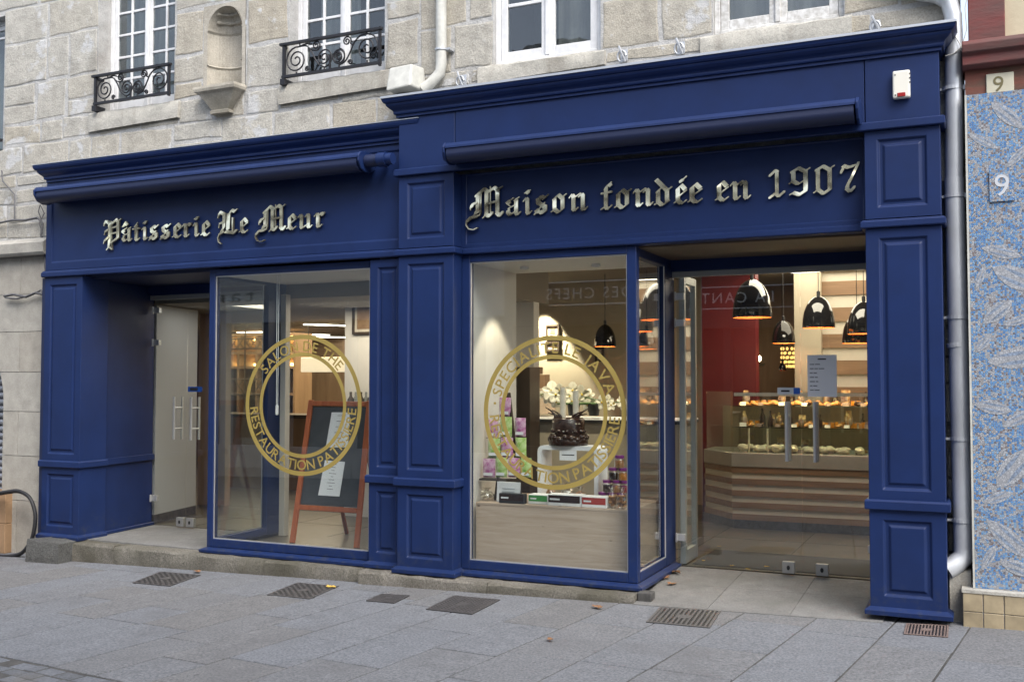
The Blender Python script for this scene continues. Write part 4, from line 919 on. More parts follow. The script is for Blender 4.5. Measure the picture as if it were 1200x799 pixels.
mb = MB(); mb.box(MX0-.014, MX0-.001, YM-.008, .25, .212, 3.545); mb.build('edge_strip', M['whitebox'], nb_)
def lf(mb, x, z, ln, wd, ang, y, inner=False):
    pts = []; n = 9
    for k in range(n+1): t = k/n; pts.append((t*ln, wd*math.sin(math.pi*t)**.8))
    for k in range(n-1, 0, -1): t = k/n; pts.append((t*ln, -wd*math.sin(math.pi*t)**.8))
    c, s = math.cos(ang), math.sin(ang); poly = [(x+(p[0]-ln/2)*c-p[1]*s, z+(p[0]-ln/2)*s+p[1]*c) for p in pts]
    poly = poly[::-1] if sum(poly[i][0]*poly[(i+1) % len(poly)][1]-poly[(i+1) % len(poly)][0]*poly[i][1] for i in range(len(poly))) < 0 else poly
    mb.prism(poly, y, y+.0045)
rl = random.Random(5); k = 0
spots = [(.20,1.02,.34,.075,.9),(.16,.55,.36,.06,-.75),(.10,.82,.2,.035,.4),(.23,1.75,.36,.07,.15),(.12,2.06,.24,.05,.7),(.24,2.28,.34,.07,-.5),(.15,2.46,.26,.04,-.3),(.05,3.22,.22,.03,-.6),(.2,3.38,.28,.045,-.8),(.08,1.42,.24,.045,-.2),(.24,1.35,.24,.04,.5),(.03,1.85,.16,.03,.9),(.22,.36,.24,.045,-.3),(.04,.42,.2,.03,1.1),(.25,2.0,.22,.03,.3),(.26,3.1,.2,.03,.8),(.02,2.3,.16,.025,1.2)]
spots += [(rl.uniform(.45,2.8), rl.uniform(.4,3.3), rl.uniform(.2,.36), rl.uniform(.03,.07), rl.uniform(-1,1)) for _ in range(26)]
for x, z, ln, wd, an in spots:
    y = YM-.0014-.00006*k; k += 1; lm = MB(); lf(lm, x, z, ln, wd, an, y); lo = lm.build('mosaic_leaf', M['palemosaic'], nb_)
    for q in (-1, 1): vm = MB(); lf(vm, x+q*wd*.42*-math.sin(an), z+q*wd*.42*math.cos(an), ln*.66, wd*.17, an, y-.0006); vm.build('vein', M['brownmosaic'], lo)
 
t9 = at(1174,217,YM)
mb = MB(); mb.box(t9.x-.075, t9.x+.075, YM-.012, YM+.01, t9.z-.11, t9.z+.10); pl9 = mb.build('number_tile', M['mosaic'], nb_)
mb = MB(); add_text(mb, '9', .21, (t9.x, YM-.0125, t9.z-.075), extrude=.002); mb.build('numeral', mat('pale_numeral', (.50,.52,.55), .6), pl9)
tb = MB(); rt = random.Random(3)
for r_ in range(2):
    for c_ in range(18):
        tb.tint = rt.random(); x = -.125 + c_*.125; tb.box(x+.003, x+.122, -.13, .1, -.06+r_*.125+.003, -.06+(r_+1)*.125-.001)
tb.build('tiled_plinth', mat('ochre_glazed_tile', (.33,.27,.175), .35, var=.2, vscale=7, tint=.18), nb_, bevel=.003)
mb = MB(); mb.tint = .5; mb.box(-.128, 2.2, -.135, .2, .19, .21); mb.build('plinth_cap', M['sill'], nb_)
mb = MB(); mb.box(-.122, 2.2, -.12, .1, -.10, .19); mb.build('plinth_core', M['mortar'], nb_)
M['redwood'] = mat('faded_red_timber', (.15,.035,.032), .75, col2=(.10,.05,.045), vscale=10, bump=.4, bscale=30, stretch=(.3,1,1))
M['render'] = mat('cream_render', (.50,.44,.315), .9, var=.08, vscale=2.5, bump=.25, bscale=18)
mb = MB(); mb.xprism([(.22,3.72),(-.07,3.72),(-.10,3.74),(-.10,3.80),(-.13,3.82),(-.14,3.87),(-.12,3.90),(.22,3.91)], -.07, 3); mb.build('timber_beam', M['redwood'], nb_, bevel=.004)
mb = MB(); mb.box(-.055, 3, -.02, .25, 3.55, 3.72); mb.build('old_timber', mat('worn_timber', (.10,.07,.05), .9, col2=(.20,.07,.05), vscale=14, bump=.8, bscale=14, stretch=(.3,1,1)), nb_)
n9 = at(1170,98,-.05); mb = MB(); mb.box(n9.x-.075,n9.x+.095,-.034,-.022,n9.z-.075,n9.z+.075); pl2 = mb.build('number_plate', mat('aged_cream_plate', (.55,.52,.40), .5, var=.1), nb_, bevel=.004)
mb = MB(); add_text(mb, '9', .15, (n9.x+.0, -.0345, n9.z-.05), extrude=.002); mb.build('numeral', mat('brass_numeral', (.22,.19,.10), .4, .6), pl2)
mb = MB(); mb.box(.20, 3, .06, .4, 3.91, 7); mb.build('rendered_wall', M['render'], nb_)
mb = MB(); mb.box(-.03, .2, .0, .4, 3.912, 7); mb.build('timber_post', M['redwood'], nb_, bevel=.006)
mb = MB(); cpts = [at(x, y, .05) for x, y in ((1166,-12),(1168,6),(1150,22),(1152,30),(1165,42),(1185,51),(1210,58),(1240,66))]; mb.tube(cpts, .012, 8); mb.tube([at(1180,52,.05),at(1181,56,.05)], .01, 6); mb.build('dry_vine', M['darkwood'], nb_, smooth=60)
# strip of rough wall between the shopfront and the mosaic, with the downpipe
sw = MB(); rt = random.Random(11); z = -.1
while z < 3.7:
    h_ = rt.uniform(.18,.34); sw.tint = rt.random(); sw.box(-.212, -.062, .14+rt.uniform(-.02,.02), .5, z, z+h_-.012); z += h_
sw.build('party_wall', M['sill'], hb, bevel=.01)
mb = MB(); mb.box(-.215,-.06,.17,.5,-.15,3.75); mb.build('party_wall_mortar', M['mortar'], hb)
mb = MB(); rough_block(mb, -.205, -.07, .0, .16, -.08, .32, cell=.05, jag=.012); mb.build('rubble_foot', M['sill'], hb, smooth=40)
dp = thing('downpipe', 'shiny zinc downpipe with clamps beside the right blue pilaster', 'downpipe', (-.13,.05,0))
xb = at(1127,500,.05).x; xt = at(1117,150,.05).x
e0 = at(1068,-22,.02)
mb = MB(); mb.tube([(-.62,.05,4.52),(-.45,.05,4.40),(-.33,.045,4.335),(-.22,.045,4.30),(-.15,.045,4.24),(-.125,.045,4.14),(-.122,.045,4.0),(xt,.05,2.9)], .058, 20); mb.build('upper_pipe', M['zinc'], dp, smooth=50)
mb = MB(); mb.tube([(xt,.05,3.0),((xt+xb)/2,.05,1.7),(xb,.05,.42),(xb-.01,.05,.38)], .063, 20); mb.build('lower_pipe', M['zinc'], dp, smooth=50)
mb = MB(); mb.tube([(xb,.05,.45),(xb-.005,.045,.40),(xb-.05,.02,.35),(xb-.11,.0,.31)], .066, 18); mb.build('shoe', M['zinc'], dp, smooth=50)
for py in (104,230,372,514,609):
    q = at(1120, py, .05); f_ = (q.z-.4)/2.6; xc = xb + (xt-xb)*min(1,max(0,f_)); mb = MB(); mb.tube([(xc,.05,q.z-.012),(xc,.05,q.z+.012)], .069, 20); mb.box(xc-.115,xc-.06,.04,.06,q.z-.008,q.z+.008); mb.box(xc+.06,xc+.09,.03,.06,q.z-.016,q.z+.016); mb.build('clamp', M['zinc'], dp)
mb = MB(); mb.tube([(xt,.05,1.86),(xt+.003,.05,1.83)], .067, 20); mb.build('joint_ring', M['zinc'], dp)
mb = MB(); mb.tube([at(x,y,-.02) for x, y in ((1135,-10),(1131,10),(1133,35),(1127,55),(1118,63),(1108,66))], .004, 6); mb.tube([at(x,y,-.02) for x, y in ((1119,42),(1125,52),(1127,60),(1132,66),(1137,72))], .004, 6)
tag(mb.build('wire', M['whitebox'], smooth=60, org=(-.1,0,4)), 'thin white wire looping round the top of the zinc downpipe', 'wire')

# ================================================================== left-hand clutter
mb = MB(); mb.tube([at(x,y,.05) for x, y in ((-20,262),(0,261),(15,258),(30,258),(44,255),(50,262),(48,275),(52,290),(53,310),(54,330),(53,360),(52,392))], .012, 6); mb.tube([at(x,y,.06) for x, y in ((2,200),(3,212),(17,228),(17,258))], .008, 6); mb.tube([at(x,y,.045) for x, y in ((50,262),(45,248),(47,240),(52,250),(46,262),(50,274))], .006, 6)
tag(mb.build('wall_cable', M['cable'], smooth=60, org=(-9.2,.05,2.9)), 'dark cables running along the granite and down beside the left edge of the shopfront', 'cable')
mb = MB(); mb.tube([at(x,y,.03) for x, y in ((5,347),(16,345),(30,348),(42,343),(50,345))], .014, 6); mb.tube([at(x,y,.03) for x, y in ((6,349),(20,350),(36,346),(48,340),(53,350))], .01, 6)
tag(mb.build('wall_cable', M['cable'], smooth=60, org=(-9.3,.03,2.4)), 'short bundle of grey cable on the stone beside the left pilaster top', 'cable')
hp = [at(x, y, -.12) for x, y in smooth_path([(-30,575),(-8,578),(8,576),(22,575),(34,582),(40,596),(41,610),(38,628),(32,640),(24,648),(12,651),(-6,651)], 5)]
mb = MB(); mb.tube(hp, .018, 8); mb.tube([p + Vector((-.03,.03,-.012)) for p in hp], .018, 8)
tag(mb.build('hose', M['rubber'], smooth=60, org=(-9.5,-.12,gz(-9.5))), 'black looped hose leaning against the granite pier', 'hose')
c0 = at(-18,552,-.02); c1 = at(8,640,-.02)
t = thing('cardboard_box', 'brown cardboard boxes stacked at the foot of the roller shutter', 'box', (c0.x,.05,gz(c0.x)))
mb = MB(); x0, x1 = at(-40,600,0).x, at(6,600,0).x
for za, zb in ((gz(x1),gz(x1)+.31),(gz(x1)+.312,gz(x1)+.63)): mb.box(x0, x1, .0, .34, za, zb)
mb.build('carton', M['card'], t, bevel=.006)
mb = MB(); q = at(-19,668,-.40); q.z = gz(q.x); mb.lathe([(.10,0),(.11,.01),(.13,.16),(.14,.17),(.14,.19),(.125,.19),(.10,.03),(0,.03)], q, 20, caps=False)
t = thing('red_bucket', 'small red plastic bucket at the left edge of the pavement', 'bucket', q); mb.build('bucket', M['redpl'], t, smooth=40)
mb = MB(); mb.tube([(q.x+.135*math.cos(a_), q.y+.02, q.z+.19+.10*math.sin(a_)) for a_ in [math.pi*k/10 for k in range(11)]], .004, 6); mb.build('handle', M['steel'], t)

# ================================================================== covers, leaves
def cover(name, label, corners, style, cat):
    q = [ground(x, y) for x, y in corners]; c = sum(q, Vector())/4; c.z = gz(c.x)
    t = thing(name, label, cat, c, 'cast iron covers in the pavement')
    mb = MB(); P = lambda a, b: (q[0]*(1-a)*(1-b) + q[1]*a*(1-b) + q[2]*a*b + q[3]*(1-a)*b)
    def cell(a0, a1, b0, b1, h): 
        b = [P(a0,b0),P(a1,b0),P(a1,b1),P(a0,b1)]
        if (b[1]-b[0]).cross(b[2]-b[0]).z < 0: b = b[::-1]
        mb.hexa([(p.x,p.y,gz(p.x)-.02) for p in b], [(p.x,p.y,gz(p.x)+h) for p in b])
    cell(0,1,0,1,.0035)
    f = mb.build('frame', M['black'], t); mb = MB()  # black sheet under the bars; its colour stands for shade in the holes
    e = .04
    for a0,a1,b0,b1 in ((0,1,0,e),(0,1,1-e,1),(0,e,e,1-e),(1-e,1,e,1-e)): cell(a0,a1,b0,b1,.007)
    if style == 'grid':
        n = 12
        for i in range(n):
            s_ = e + (1-2*e)*(i+.25)/n; cell(s_, s_+(1-2*e)*.5/n, e, 1-e, .0065)
        for i in range(n):
            s_ = e + (1-2*e)*(i+.3)/n; cell(e, 1-e, s_, s_+(1-2*e)*.42/n, .006)
    elif style == 'check':
        n = 13
        for i in range(n):
            for j_ in range(n):
                if (i+j_) % 2 == 0: cell(e+(1-2*e)*i/n, e+(1-2*e)*(i+1)/n, e+(1-2*e)*j_/n, e+(1-2*e)*(j_+1)/n, .0062)
    else:
        n = 12
        for i in range(n):
            s_ = e + (1-2*e)*(i+.2)/n; cell(e, 1-e, s_, s_+(1-2*e)*.46/n, .0066)
    cell(.40,.60,.40,.60,.0076)
    mb.build('grate', M['castiron'], t)
cover('manhole_cover','chequered iron cover nearest the left doorway, with a leaf on its corner', ((155,683),(188,670),(235,674),(199,687)), 'check', 'cover')
cover('manhole_cover','chequered iron cover in front of the tea room window, with a yellow leaf on it', ((313,697),(348,683),(397,687),(363,702)), 'check', 'cover')
cover('manhole_cover','small iron grid cover in front of the middle pilaster', ((429,704),(447,696),(480,698),(462,707)), 'grid', 'cover')
cover('manhole_cover','square iron grid cover below the right display window', ((499,714),(532,698),(586,703),(553,720)), 'grid', 'cover')
M['castiron_'] = M['castiron']; M['castiron'] = mat('worn_grate_iron', (.115,.11,.108), .6, .3); cover('drain_grate','slotted iron drain grate in front of the right doorway', ((757,729),(773,712),(845,716),(832,736)), 'slot', 'grate')
M['castiron2'] = mat('rusty_cover', (.17,.125,.11), .8, .1, var=.2, vscale=14)
q_ = M['castiron_']; M['castiron'] = M['castiron2']; cover('drain_grate','brownish slotted cover beside the foot of the right pilaster', ((1059,743),(1062,731),(1112,733),(1111,747)), 'slot', 'grate'); M['castiron'] = q_
def mk_leaf(x, y, z, s, a, m, label, group):
    mb = MB(); pts = [(1,0),(.55,.25),(.5,.6),(.2,.35),(-.1,.75),(-.25,.35),(-.7,.45),(-.6,.08),(-.95,0),(-.6,-.1),(-.65,-.45),(-.2,-.35),(0,-.7),(.2,-.3),(.55,-.55),(.55,-.2)]
    rr_ = random.Random(int(x*1000)+int(y*777)); cu = [rr_.uniform(-.5,.8) for _ in pts]
    vs = [(0,0,.12*s)] + [(p[0]*s, p[1]*s*.8, max(.002,.004+abs(c)*s*.3)) for p, c in zip(pts, cu)]; n = len(pts)
    ca, sa = math.cos(a), math.sin(a); vs = [(x+p*ca-q*sa, y+p*sa+q*ca, z+r+.004) for p, q, r in vs]
    mb.add(vs, [(0, 1+k, 1+(k+1) % n) for k in range(n)])
    tag(mb.build('fallen_leaf', m, org=(x,y,z)), label, 'leaf', group)
rl = random.Random(2)
def zf(x, y): return gz(x)+.004 if y < -.2 or x < -2.39 else -.001+ (gz(x)+.006)*(1-min(1,(y+.22)/1.26))
for px, py in ((788,669),(783,667),(777,674),(791,664),(786,664),(780,670)):
    d = ray(px, py); t_ = (0-1.6)/d.z; p = CAM + d*t_; mk_leaf(p.x+.0, p.y, zf(p.x,p.y), rl.uniform(.075,.11), rl.uniform(0,6), M['leaf'], 'crumpled brown leaf in the drift at the corner of the right display window', 'brown leaves drifted by the window corner')
for px, py, m, lb in ((700,713,'leaf','brown leaf lying on the pavement below the right display window'),(645,751,'leaf','small orange leaf alone in the middle of the paving'),(788,691,'leaf','tiny brown leaf by the small grey metal block'),(388,689,'leafy','yellow leaf on the edge of the chequered cover'),(231,671,'leaf','brown leaf on the corner of the cover nearest the left doorway'),(402,679,'leaf','brown leaf close to the kerb step left of the middle pilaster')):
    p = ground(px, py); p.z = zf(p.x, p.y); mk_leaf(p.x, p.y, p.z+.001, .065 if px != 645 else .045, rl.uniform(0,6), M[m], lb, None)
for px, py in ((842,641),(824,658),(898,665),(858,664),(876,668)):
    d = ray(px, py); t_ = (.005-1.6)/d.z; p = CAM + d*t_; mk_leaf(p.x, p.y+.02, .004, .03, rl.uniform(0,6), M['leafy'], 'small dry leaf on the floor just inside the right glass doors', 'small leaves inside the right glass doors')
# ================================================================== across the street (seen as reflections)
W_ = -8.7
def facade(name, label, x0, x1, h, m, rows, ground_fn):
    t = thing(name, label, 'building', ((x0+x1)/2, W_, 0)); ops = []; 
    for z0, z1, n, ww in rows:
        for k in range(n):
            c = x0+(x1-x0)*(k+.5)/n; ops.append((c-ww/2, c+ww/2, z0, z1))
    mb = MB(); cells(mb, x0, x1, 3.75, h, W_-.3, W_, ops); mb.build('wall', m, t)
    for a, b, c, d in ops:
        fr = MB(); fr.box(a, a+.07, W_-.22, W_-.16, c, d); fr.box(b-.07, b, W_-.22, W_-.16, c, d); fr.box((a+b)/2-.05, (a+b)/2+.05, W_-.22, W_-.16, c, d); fr.box(a, b, W_-.225, W_-.155, d-.07, d); fr.box(a, b, W_-.225, W_-.155, c, c+.08); fr.box(a, b, W_-.221, W_-.159, (c+d)/2-.02, (c+d)/2+.02)
        wn = fr.build('window', M['white'], t); p = MB(); p.box(a, b, W_-.195, W_-.185, c, d); p.build('pane', M['upglass'], wn); p = MB(); p.box(a, b, W_-.6, W_-.55, c, d); p.build('curtain', curt, wn)
    ground_fn(t, x0, x1); return t
M['whitesign'] = mat('white_sign_letters', (.88,.88,.88), .6); M['taupe'] = mat('taupe_fascia', (.06,.05,.045), .5); M['pale'] = mat('pale_render', (.55,.54,.52), .85, var=.05); M['greyblue'] = mat('grey_blue_front', (.36,.39,.43), .5)
M['opglass'] = mat('dark_shop_glass', (.02,.022,.024), .08)
def g_cantine(t, x0, x1):
    mb = MB(); mb.box(x0, x1, W_-.3, W_+.12, 2.55, 3.75); mb.build('fascia', M['taupe'], t)
    mb = MB(); add_text(mb, 'LA CANTINE DES CHEFS', .275, (-5.04, W_+.1205, 2.995), facing='+y', extrude=.003, space=1.25, width=3.51); mb.build('lettering', M['whitesign'], t)
    mb = MB()
    for z in (2.885, 3.275): mb.box(-6.75,-2.95,W_+.121,W_+.126,z,z+.022)
    mb.build('sign_line', M['whitesign'], t)
    x = x0
    while x < x1-.05:
        b = min(x+1.7, x1); f = MB(); f.box(x, x+.12, W_-.3, W_+.05, -.25, 2.55); f.box(x+.12, b, W_-.3, W_+.03, -.25, .45); f.build('shop_frame', M['taupe'], t)
        f = MB(); f.box(x+.12, b, W_-.2, W_-.18, .45, 2.55); f.build('shop_pane', M['opglass'], t); x = b
def g_rest(t, x0, x1):
    mb = MB(); mb.box(x0, x1, W_-.3, W_+.10, 2.75, 3.75); mb.build('fascia', M['greyblue'], t)
    mb = MB(); mb.box(-15.0,-12.85,W_+.101,W_+.125,3.02,3.52); sb = mb.build('sign_board', M['pale'], t)
    mb = MB(); add_text(mb, 'tan', .38, (-13.6,W_+.127,3.17), facing='+y', extrude=.002, space=1.3, width=1.02); mb.build('lettering', M['ink'], sb)
    x = x0
    while x < x1-.05:
        b = min(x+1.5, x1); f = MB(); f.box(x, x+.15, W_-.3, W_+.05, -.5, 2.75); f.box(x+.15, b, W_-.3, W_+.03, -.5, .3); f.build('shop_frame', M['pale'], t)
        f = MB(); f.box(x+.15, b, W_-.2, W_-.18, .3, 2.75); f.build('shop_pane', M['opglass'], t); x = b
facade('bistro_house', 'house across the street with a dark restaurant fascia, seen mirrored in the right glass doors', -7.6, -1.2, 7.6, M['pale'], [(4.2,5.9,4,.95)], g_cantine)
facade('grey_fronted_house', 'grey blue house front across the street with white sign board, mirrored in left window', -15.5, -7.61, 7.2, M['pale'], [(4.2,5.8,5,.95)], g_rest)
facade('plain_house', 'plain pale house across the street towards the right, seen only in reflections', -1.19, 7.0, 7.8, M['pale'], [(4.3,6.0,4,1.0)], g_rest if False else (lambda t, a, b: (lambda mb: (mb.box(a, b, W_-.3, W_+.0, -.3, 3.75), mb.build('ground_floor', M['greyblue'], t)))(MB())))
facade('end_house', 'pale house across the street far to the left, seen only in reflections', -26, -15.51, 7.0, M['pale'], [(4.2,5.8,6,.95)], (lambda t, a, b: (lambda mb: (mb.box(a, b, W_-.3, W_+.0, -.8, 3.75), mb.build('ground_floor', M['pale'], t)))(MB())))
# ================================================================== inside the shop
def on_floor(px, py, z=0.0):
    d = ray(px, py); return CAM + d*((z-CAM.z)/d.z)
def onx(px, py, X):
    d = ray(px, py); return CAM + d*((X-CAM.x)/d.x)
mb = MB(); mb.box(-18.4,1.6,1.122,9.4,-.10,-.001); mb.box(-3.93,-2.50,.08,1.121,-.10,-.001); mb.box(-6.585,-4.84,.08,1.121,-.10,-.001)
# paving joints of the big floor tiles are cut as thin grooves
struct(mb.build('shop_floor', M['floor']))
fj = MB()
for k in range(-9, 2): fj.box(k*.9+.2, k*.9+.206, 1.15, 9.3, -.001, .0008)
for k in range(2, 10): fj.box(-9.3,1.5,k*.9+.1,k*.9+.106,-.001,.0006)
struct(fj.build('floor_joints', M['black']))
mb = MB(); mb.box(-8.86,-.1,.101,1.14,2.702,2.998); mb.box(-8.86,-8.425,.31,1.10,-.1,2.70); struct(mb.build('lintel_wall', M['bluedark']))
mb = MB(); mb.box(-18.5,1.7,9.4,9.6,-.1,3.2); mb.box(-18.6,-18.42,.6,9.4,-.1,3.2); mb.box(-18.5,-8.87,.7,.8,-.1,3.2); mb.box(1.6,1.8,1.15,9.6,-.1,3.2); struct(mb.build('inner_wall', M['brownwall']))
mb = MB(); mb.box(-.60,1.6,1.12,1.2,-.1,3.0); struct(mb.build('front_inner_wall', M['plaster']))
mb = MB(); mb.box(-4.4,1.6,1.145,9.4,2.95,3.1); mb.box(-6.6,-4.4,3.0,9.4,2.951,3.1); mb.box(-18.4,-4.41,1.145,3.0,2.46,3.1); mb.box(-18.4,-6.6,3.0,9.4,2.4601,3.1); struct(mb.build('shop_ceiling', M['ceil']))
mb = MB(); mb.box(-4.83,-3.935,.11,1.07,-.02,2.70); struct(mb.build('partition_wall', M['plaster']))
mb = MB(); mb.box(-3.934,-2.50,.08,1.06,2.60,2.64); mb.box(-4.83,-3.934,.085,.109,0,2.66); struct(mb.build('display_ceiling', M['plaster']))
mb = MB(); mb.box(-6.59,-4.84,.08,1.06,2.60,2.64); struct(mb.build('window_ceiling', M['plaster']))
mb = MB(); mb.box(-7.4,-3.05,5.4,5.5,0,2.95); struct(mb.build('cream_wall', M['cream']))
rx0, rx1 = at(823,450,4.75).x, at(886,450,4.75).x
mb = MB(); mb.box(rx0, rx1, 4.75, 4.95, 0, 2.95); struct(mb.build('red_wall', M['red']))
mb = MB(); mb.box(rx0+.02, rx0+.10, 4.735, 4.75, .62, .74); tag(mb.build('wall_socket', M['dvinyl'], bevel=.004, org=(rx0+.05,4.74,.68)), 'cream socket low on the left edge of the red wall', 'socket')
cx0, cx1 = at(931,400,5.3).x, at(962,400,5.3).x
mb = MB(); mb.box(cx0, cx1, 5.3, 5.6, 0, 2.95); struct(mb.build('pale_column', M['cream']))
t = thing('slatted_wall', 'wall of alternating dark and pale horizontal wood boards behind the pastry counter', 'wall panel', (.2,5.45,0))
mb = MB(); mb2 = MB()
for k in range(9):
    z = .05+k*.325; mb.box(cx1, 1.6, 5.42, 5.5, z, z+.17); mb2.box(cx1, 1.6, 5.45, 5.5, z+.17, z+.325)
mb.build('dark_boards', M['slat'], t); mb2.build('pale_boards', M['slatpale'], t)
mb = MB(); mb.box(at(885,400,7).x, at(935,400,7).x, 7.0, 7.1, 0, 2.95); struct(mb.build('brown_wall', M['brownwall']))
# pale wall and base behind the left doors
q0, q1 = on_floor(188,606), on_floor(229,602); dv = (q1-q0).normalized()
a_ = Vector((-8.405,1.125,0)); b_ = at(229,600,2.0); b_.z = 0
mb = MB(); mb.zprism([(a_.x,a_.y),(b_.x,b_.y),(b_.x-.1,b_.y+.02),(a_.x-.1,a_.y+.02)], .10, 2.45); struct(mb.build('lobby_wall', mat('pale_grey_panel', (.40,.41,.42), .6)))
mb = MB(); mb.zprism([(a_.x-.005,a_.y),(b_.x+.003,b_.y),(b_.x-.1,b_.y+.02),(a_.x-.1,a_.y+.02)], 0, .099); struct(mb.build('lobby_skirting', M['castiron']))
c_ = on_floor(262,598)
mb = MB(); mb.box(b_.x-.6, at(263,600,2.7).x, 2.7, 2.8, 0, 2.46); struct(mb.build('lobby_back_wall', mat('lobby_tan_wall', (.46,.35,.26), .8)))
# entrance mat
m0, m1 = on_floor(800,650), on_floor(1010,668)
mb = MB(); mb.box(-2.30,-.75,1.18,2.0,.0,.007); tag(mb.build('door_mat', M['matt'], bevel=.003, org=(-1.5,1.6,0)), 'wide dark grey mat just inside the right glass doors', 'mat')
# grey framed glass screen behind the right doors
t = thing('glass_screen', 'grey aluminium framed glass screen standing at right angles inside the right doorway', 'screen', (-2.36,1.5,0)); mb = MB()
ya, yb = 1.13, onx(813,500,-2.36).y
for y in (ya, yb): mb.box(-2.385,-2.335,y-.025,y+.025,.01,2.52)
mb.box(-2.385,-2.335,ya+.025,yb-.025,.01,.13); mb.box(-2.385,-2.335,ya+.025,yb-.025,2.45,2.52); mb.build('frame', M['alu'], t, bevel=.004)
mb = MB(); mb.box(-2.363,-2.357,ya+.025,yb-.025,.13,2.45); mb.build('pane', M['glass'], t)

# ---- stickers and notices on the glass doors (each a few tenths of a millimetre proud of the pane)
def notice(label, px0, py0, px1, py1, Y, m, lines=0, cat='notice', name='notice', skip=True):
    a, b = at(px0, py0, Y), at(px1, py1, Y); mb = MB(); mb.box(a.x, b.x, Y-.0022, Y-.0006, b.z, a.z)
    t = thing(name, label, cat, ((a.x+b.x)/2, Y, b.z)); mb.build('sheet', m, t)
    if lines:
        mb = MB(); H = a.z-b.z; Wd = b.x-a.x; rr_ = random.Random(px0)
        mb.box(a.x+Wd*.36, a.x+Wd*.64, Y-.0032, Y-.0024, a.z-H*.115, a.z-H*.085)
        for k in range(lines):
            z = a.z - H*(.22+.72*k/lines); x = a.x+Wd*.08
            for q in range(rr_.randint(2,4)): 
                ln = Wd*rr_.uniform(.08,.19); mb.box(x, min(x+ln, b.x-.02), Y-.0032, Y-.0024, z-H*.013, z+H*.004); x += ln+Wd*.03
        mb.build('print', M['ink'], t)
    return t, a, b
notice('white sheet of opening hours on the right glass door', 946,416,981,465, 1.034, M['paper'], 7)
t, a, b = notice('small pale push sticker with a blue square beside the right door handles', 911,454,938,462, 1.034, M['greylabel'], 0, 'sticker', 'door_sticker')
mb = MB(); mb.box(b.x-.055, b.x-.004, 1.0305, 1.0317, b.z+.002, a.z-.002); mb.build('square', M['bluesign'], t); mb = MB(); mb.box(a.x+.03, a.x+.10, 1.0305, 1.0317, b.z+.02, b.z+.035); mb.build('print', M['ink'], t)
t, a, b = notice('small blue and grey push sticker above the left door handles', 220.5,453,237,459, 1.034, M['bluesign'], 0, 'sticker', 'door_sticker')
mb = MB(); mb.box(a.x+.03, b.x-.06, 1.0305, 1.0317, b.z+.012, a.z-.012); mb.build('print', M['ink'], t)
# round printed badge on the glass above the hours sheet
# ---- pendant lamps
def pendant(px, py0, py1, Y, label, lit=14, name='pendant_lamp', squat=False):
    a, b = at(px, py0, Y), at(px, py1, Y); h = a.z-b.z; r = h*.50
    t = thing(name, label, 'lamp', (a.x, Y, b.z), 'black dome pendant lamps')
    prof = [(r,0),(r*1.0,.10*h),(r*.965,.30*h),(r*.88,.52*h),(r*.74,.70*h),(r*.55,.85*h),(r*.32,.95*h),(r*.10,.995*h),(.012,h)]
    inn = [(q*.97 if q > .02 else .008, z*.975) for q, z in prof]
    mb = MB(); mb.lathe(prof, (a.x,Y,b.z), 28, caps=False); mb.build('shade', M['blackgloss'], t, smooth=60)
    mb = MB(); mb.lathe([(r,.0)]+[(q, z-.002) for q, z in inn], (a.x,Y,b.z), 28, caps=False); mb.build('lining', M['lampin'], t, smooth=60)
    mb = MB(); mb.tube([(a.x,Y,a.z),(a.x,Y,2.95)], .004, 6); mb.lathe([(.018,0),(.018,.05),(.005,.06)], (a.x,Y,a.z-.005), 10); mb.build('cord', M['black'], t)
    mb = MB(); mb.blob((a.x,Y,b.z+h*.5), .035,.035,.045, 12, 8); mb.build('bulb', emit('warm_bulb', (1,.62,.28), 4), t, smooth=60)
    if lit:
        l = bpy.data.lights.new('pendant_glow', 'POINT'); l.energy = lit*.18; l.color = (1,.72,.46); l.shadow_soft_size = .05
        o = bpy.data.objects.new('pendant_glow', l); COL.objects.link(o); o.location = (a.x,Y,b.z+h*.22)
    return t
pendant(881,327,372,2.3,'big black dome pendant lamp in front of the red wall', 9)
pendant(959,347,384,3.2,'black dome pendant lamp before the pale column', 9)
pendant(918,375,402,5.0,'smaller black dome pendant lamp between the red wall and the column', 9)
pendant(1004,368,402,4.0,'black dome pendant lamp partly behind the nearer one at the right pilaster', 7)
pendant(1012,353,391,3.3,'nearer black dome pendant lamp half hidden by the right pilaster', 7)
pendant(709,380,406,4.6,'black dome pendant lamp seen through the right display window', 9)
pendant(758,386,409,4.4,'black dome pendant lamp seen through the side pane of the display window', 7)
pendant(917,425,434,6.4,'tiny squat dark lamp above the pastries', 0)
a = at(924,418,6.5); mb = MB()
for k in range(5):
    for q in range(9): mb.blob((a.x+.09*math.cos(q*.7+k), 6.5+.09*math.sin(q*.7+k), a.z-.13+k*.06), .018,.018,.022,6,4)
tag(mb.build('gilt_lamp', emit('gilt_glow', (1,.60,.18), .7), org=(a.x,6.5,a.z)), 'glittering gold hanging lamp behind the small pendants', 'lamp')
for px, py, Y, lb in ((889,420,5.6,'glowing bulb at the edge of the red wall'),):
    a = at(px,py,Y); mb = MB(); mb.blob(a,.035,.035,.04,12,8); t = thing('bulb_lamp', lb, 'lamp', a); mb.build('bulb', emit('bright_bulb', (1,.75,.45), 12), t, smooth=60)
    mb = MB(); mb.tube([(a.x,Y,a.z+.03),(a.x,Y,2.95)],.004,6); mb.lathe([(.10,-.06),(.06,-.10),(.0,-.115)],(a.x,Y,a.z),16,caps=False); mb.build('holder', M['brass'], t)
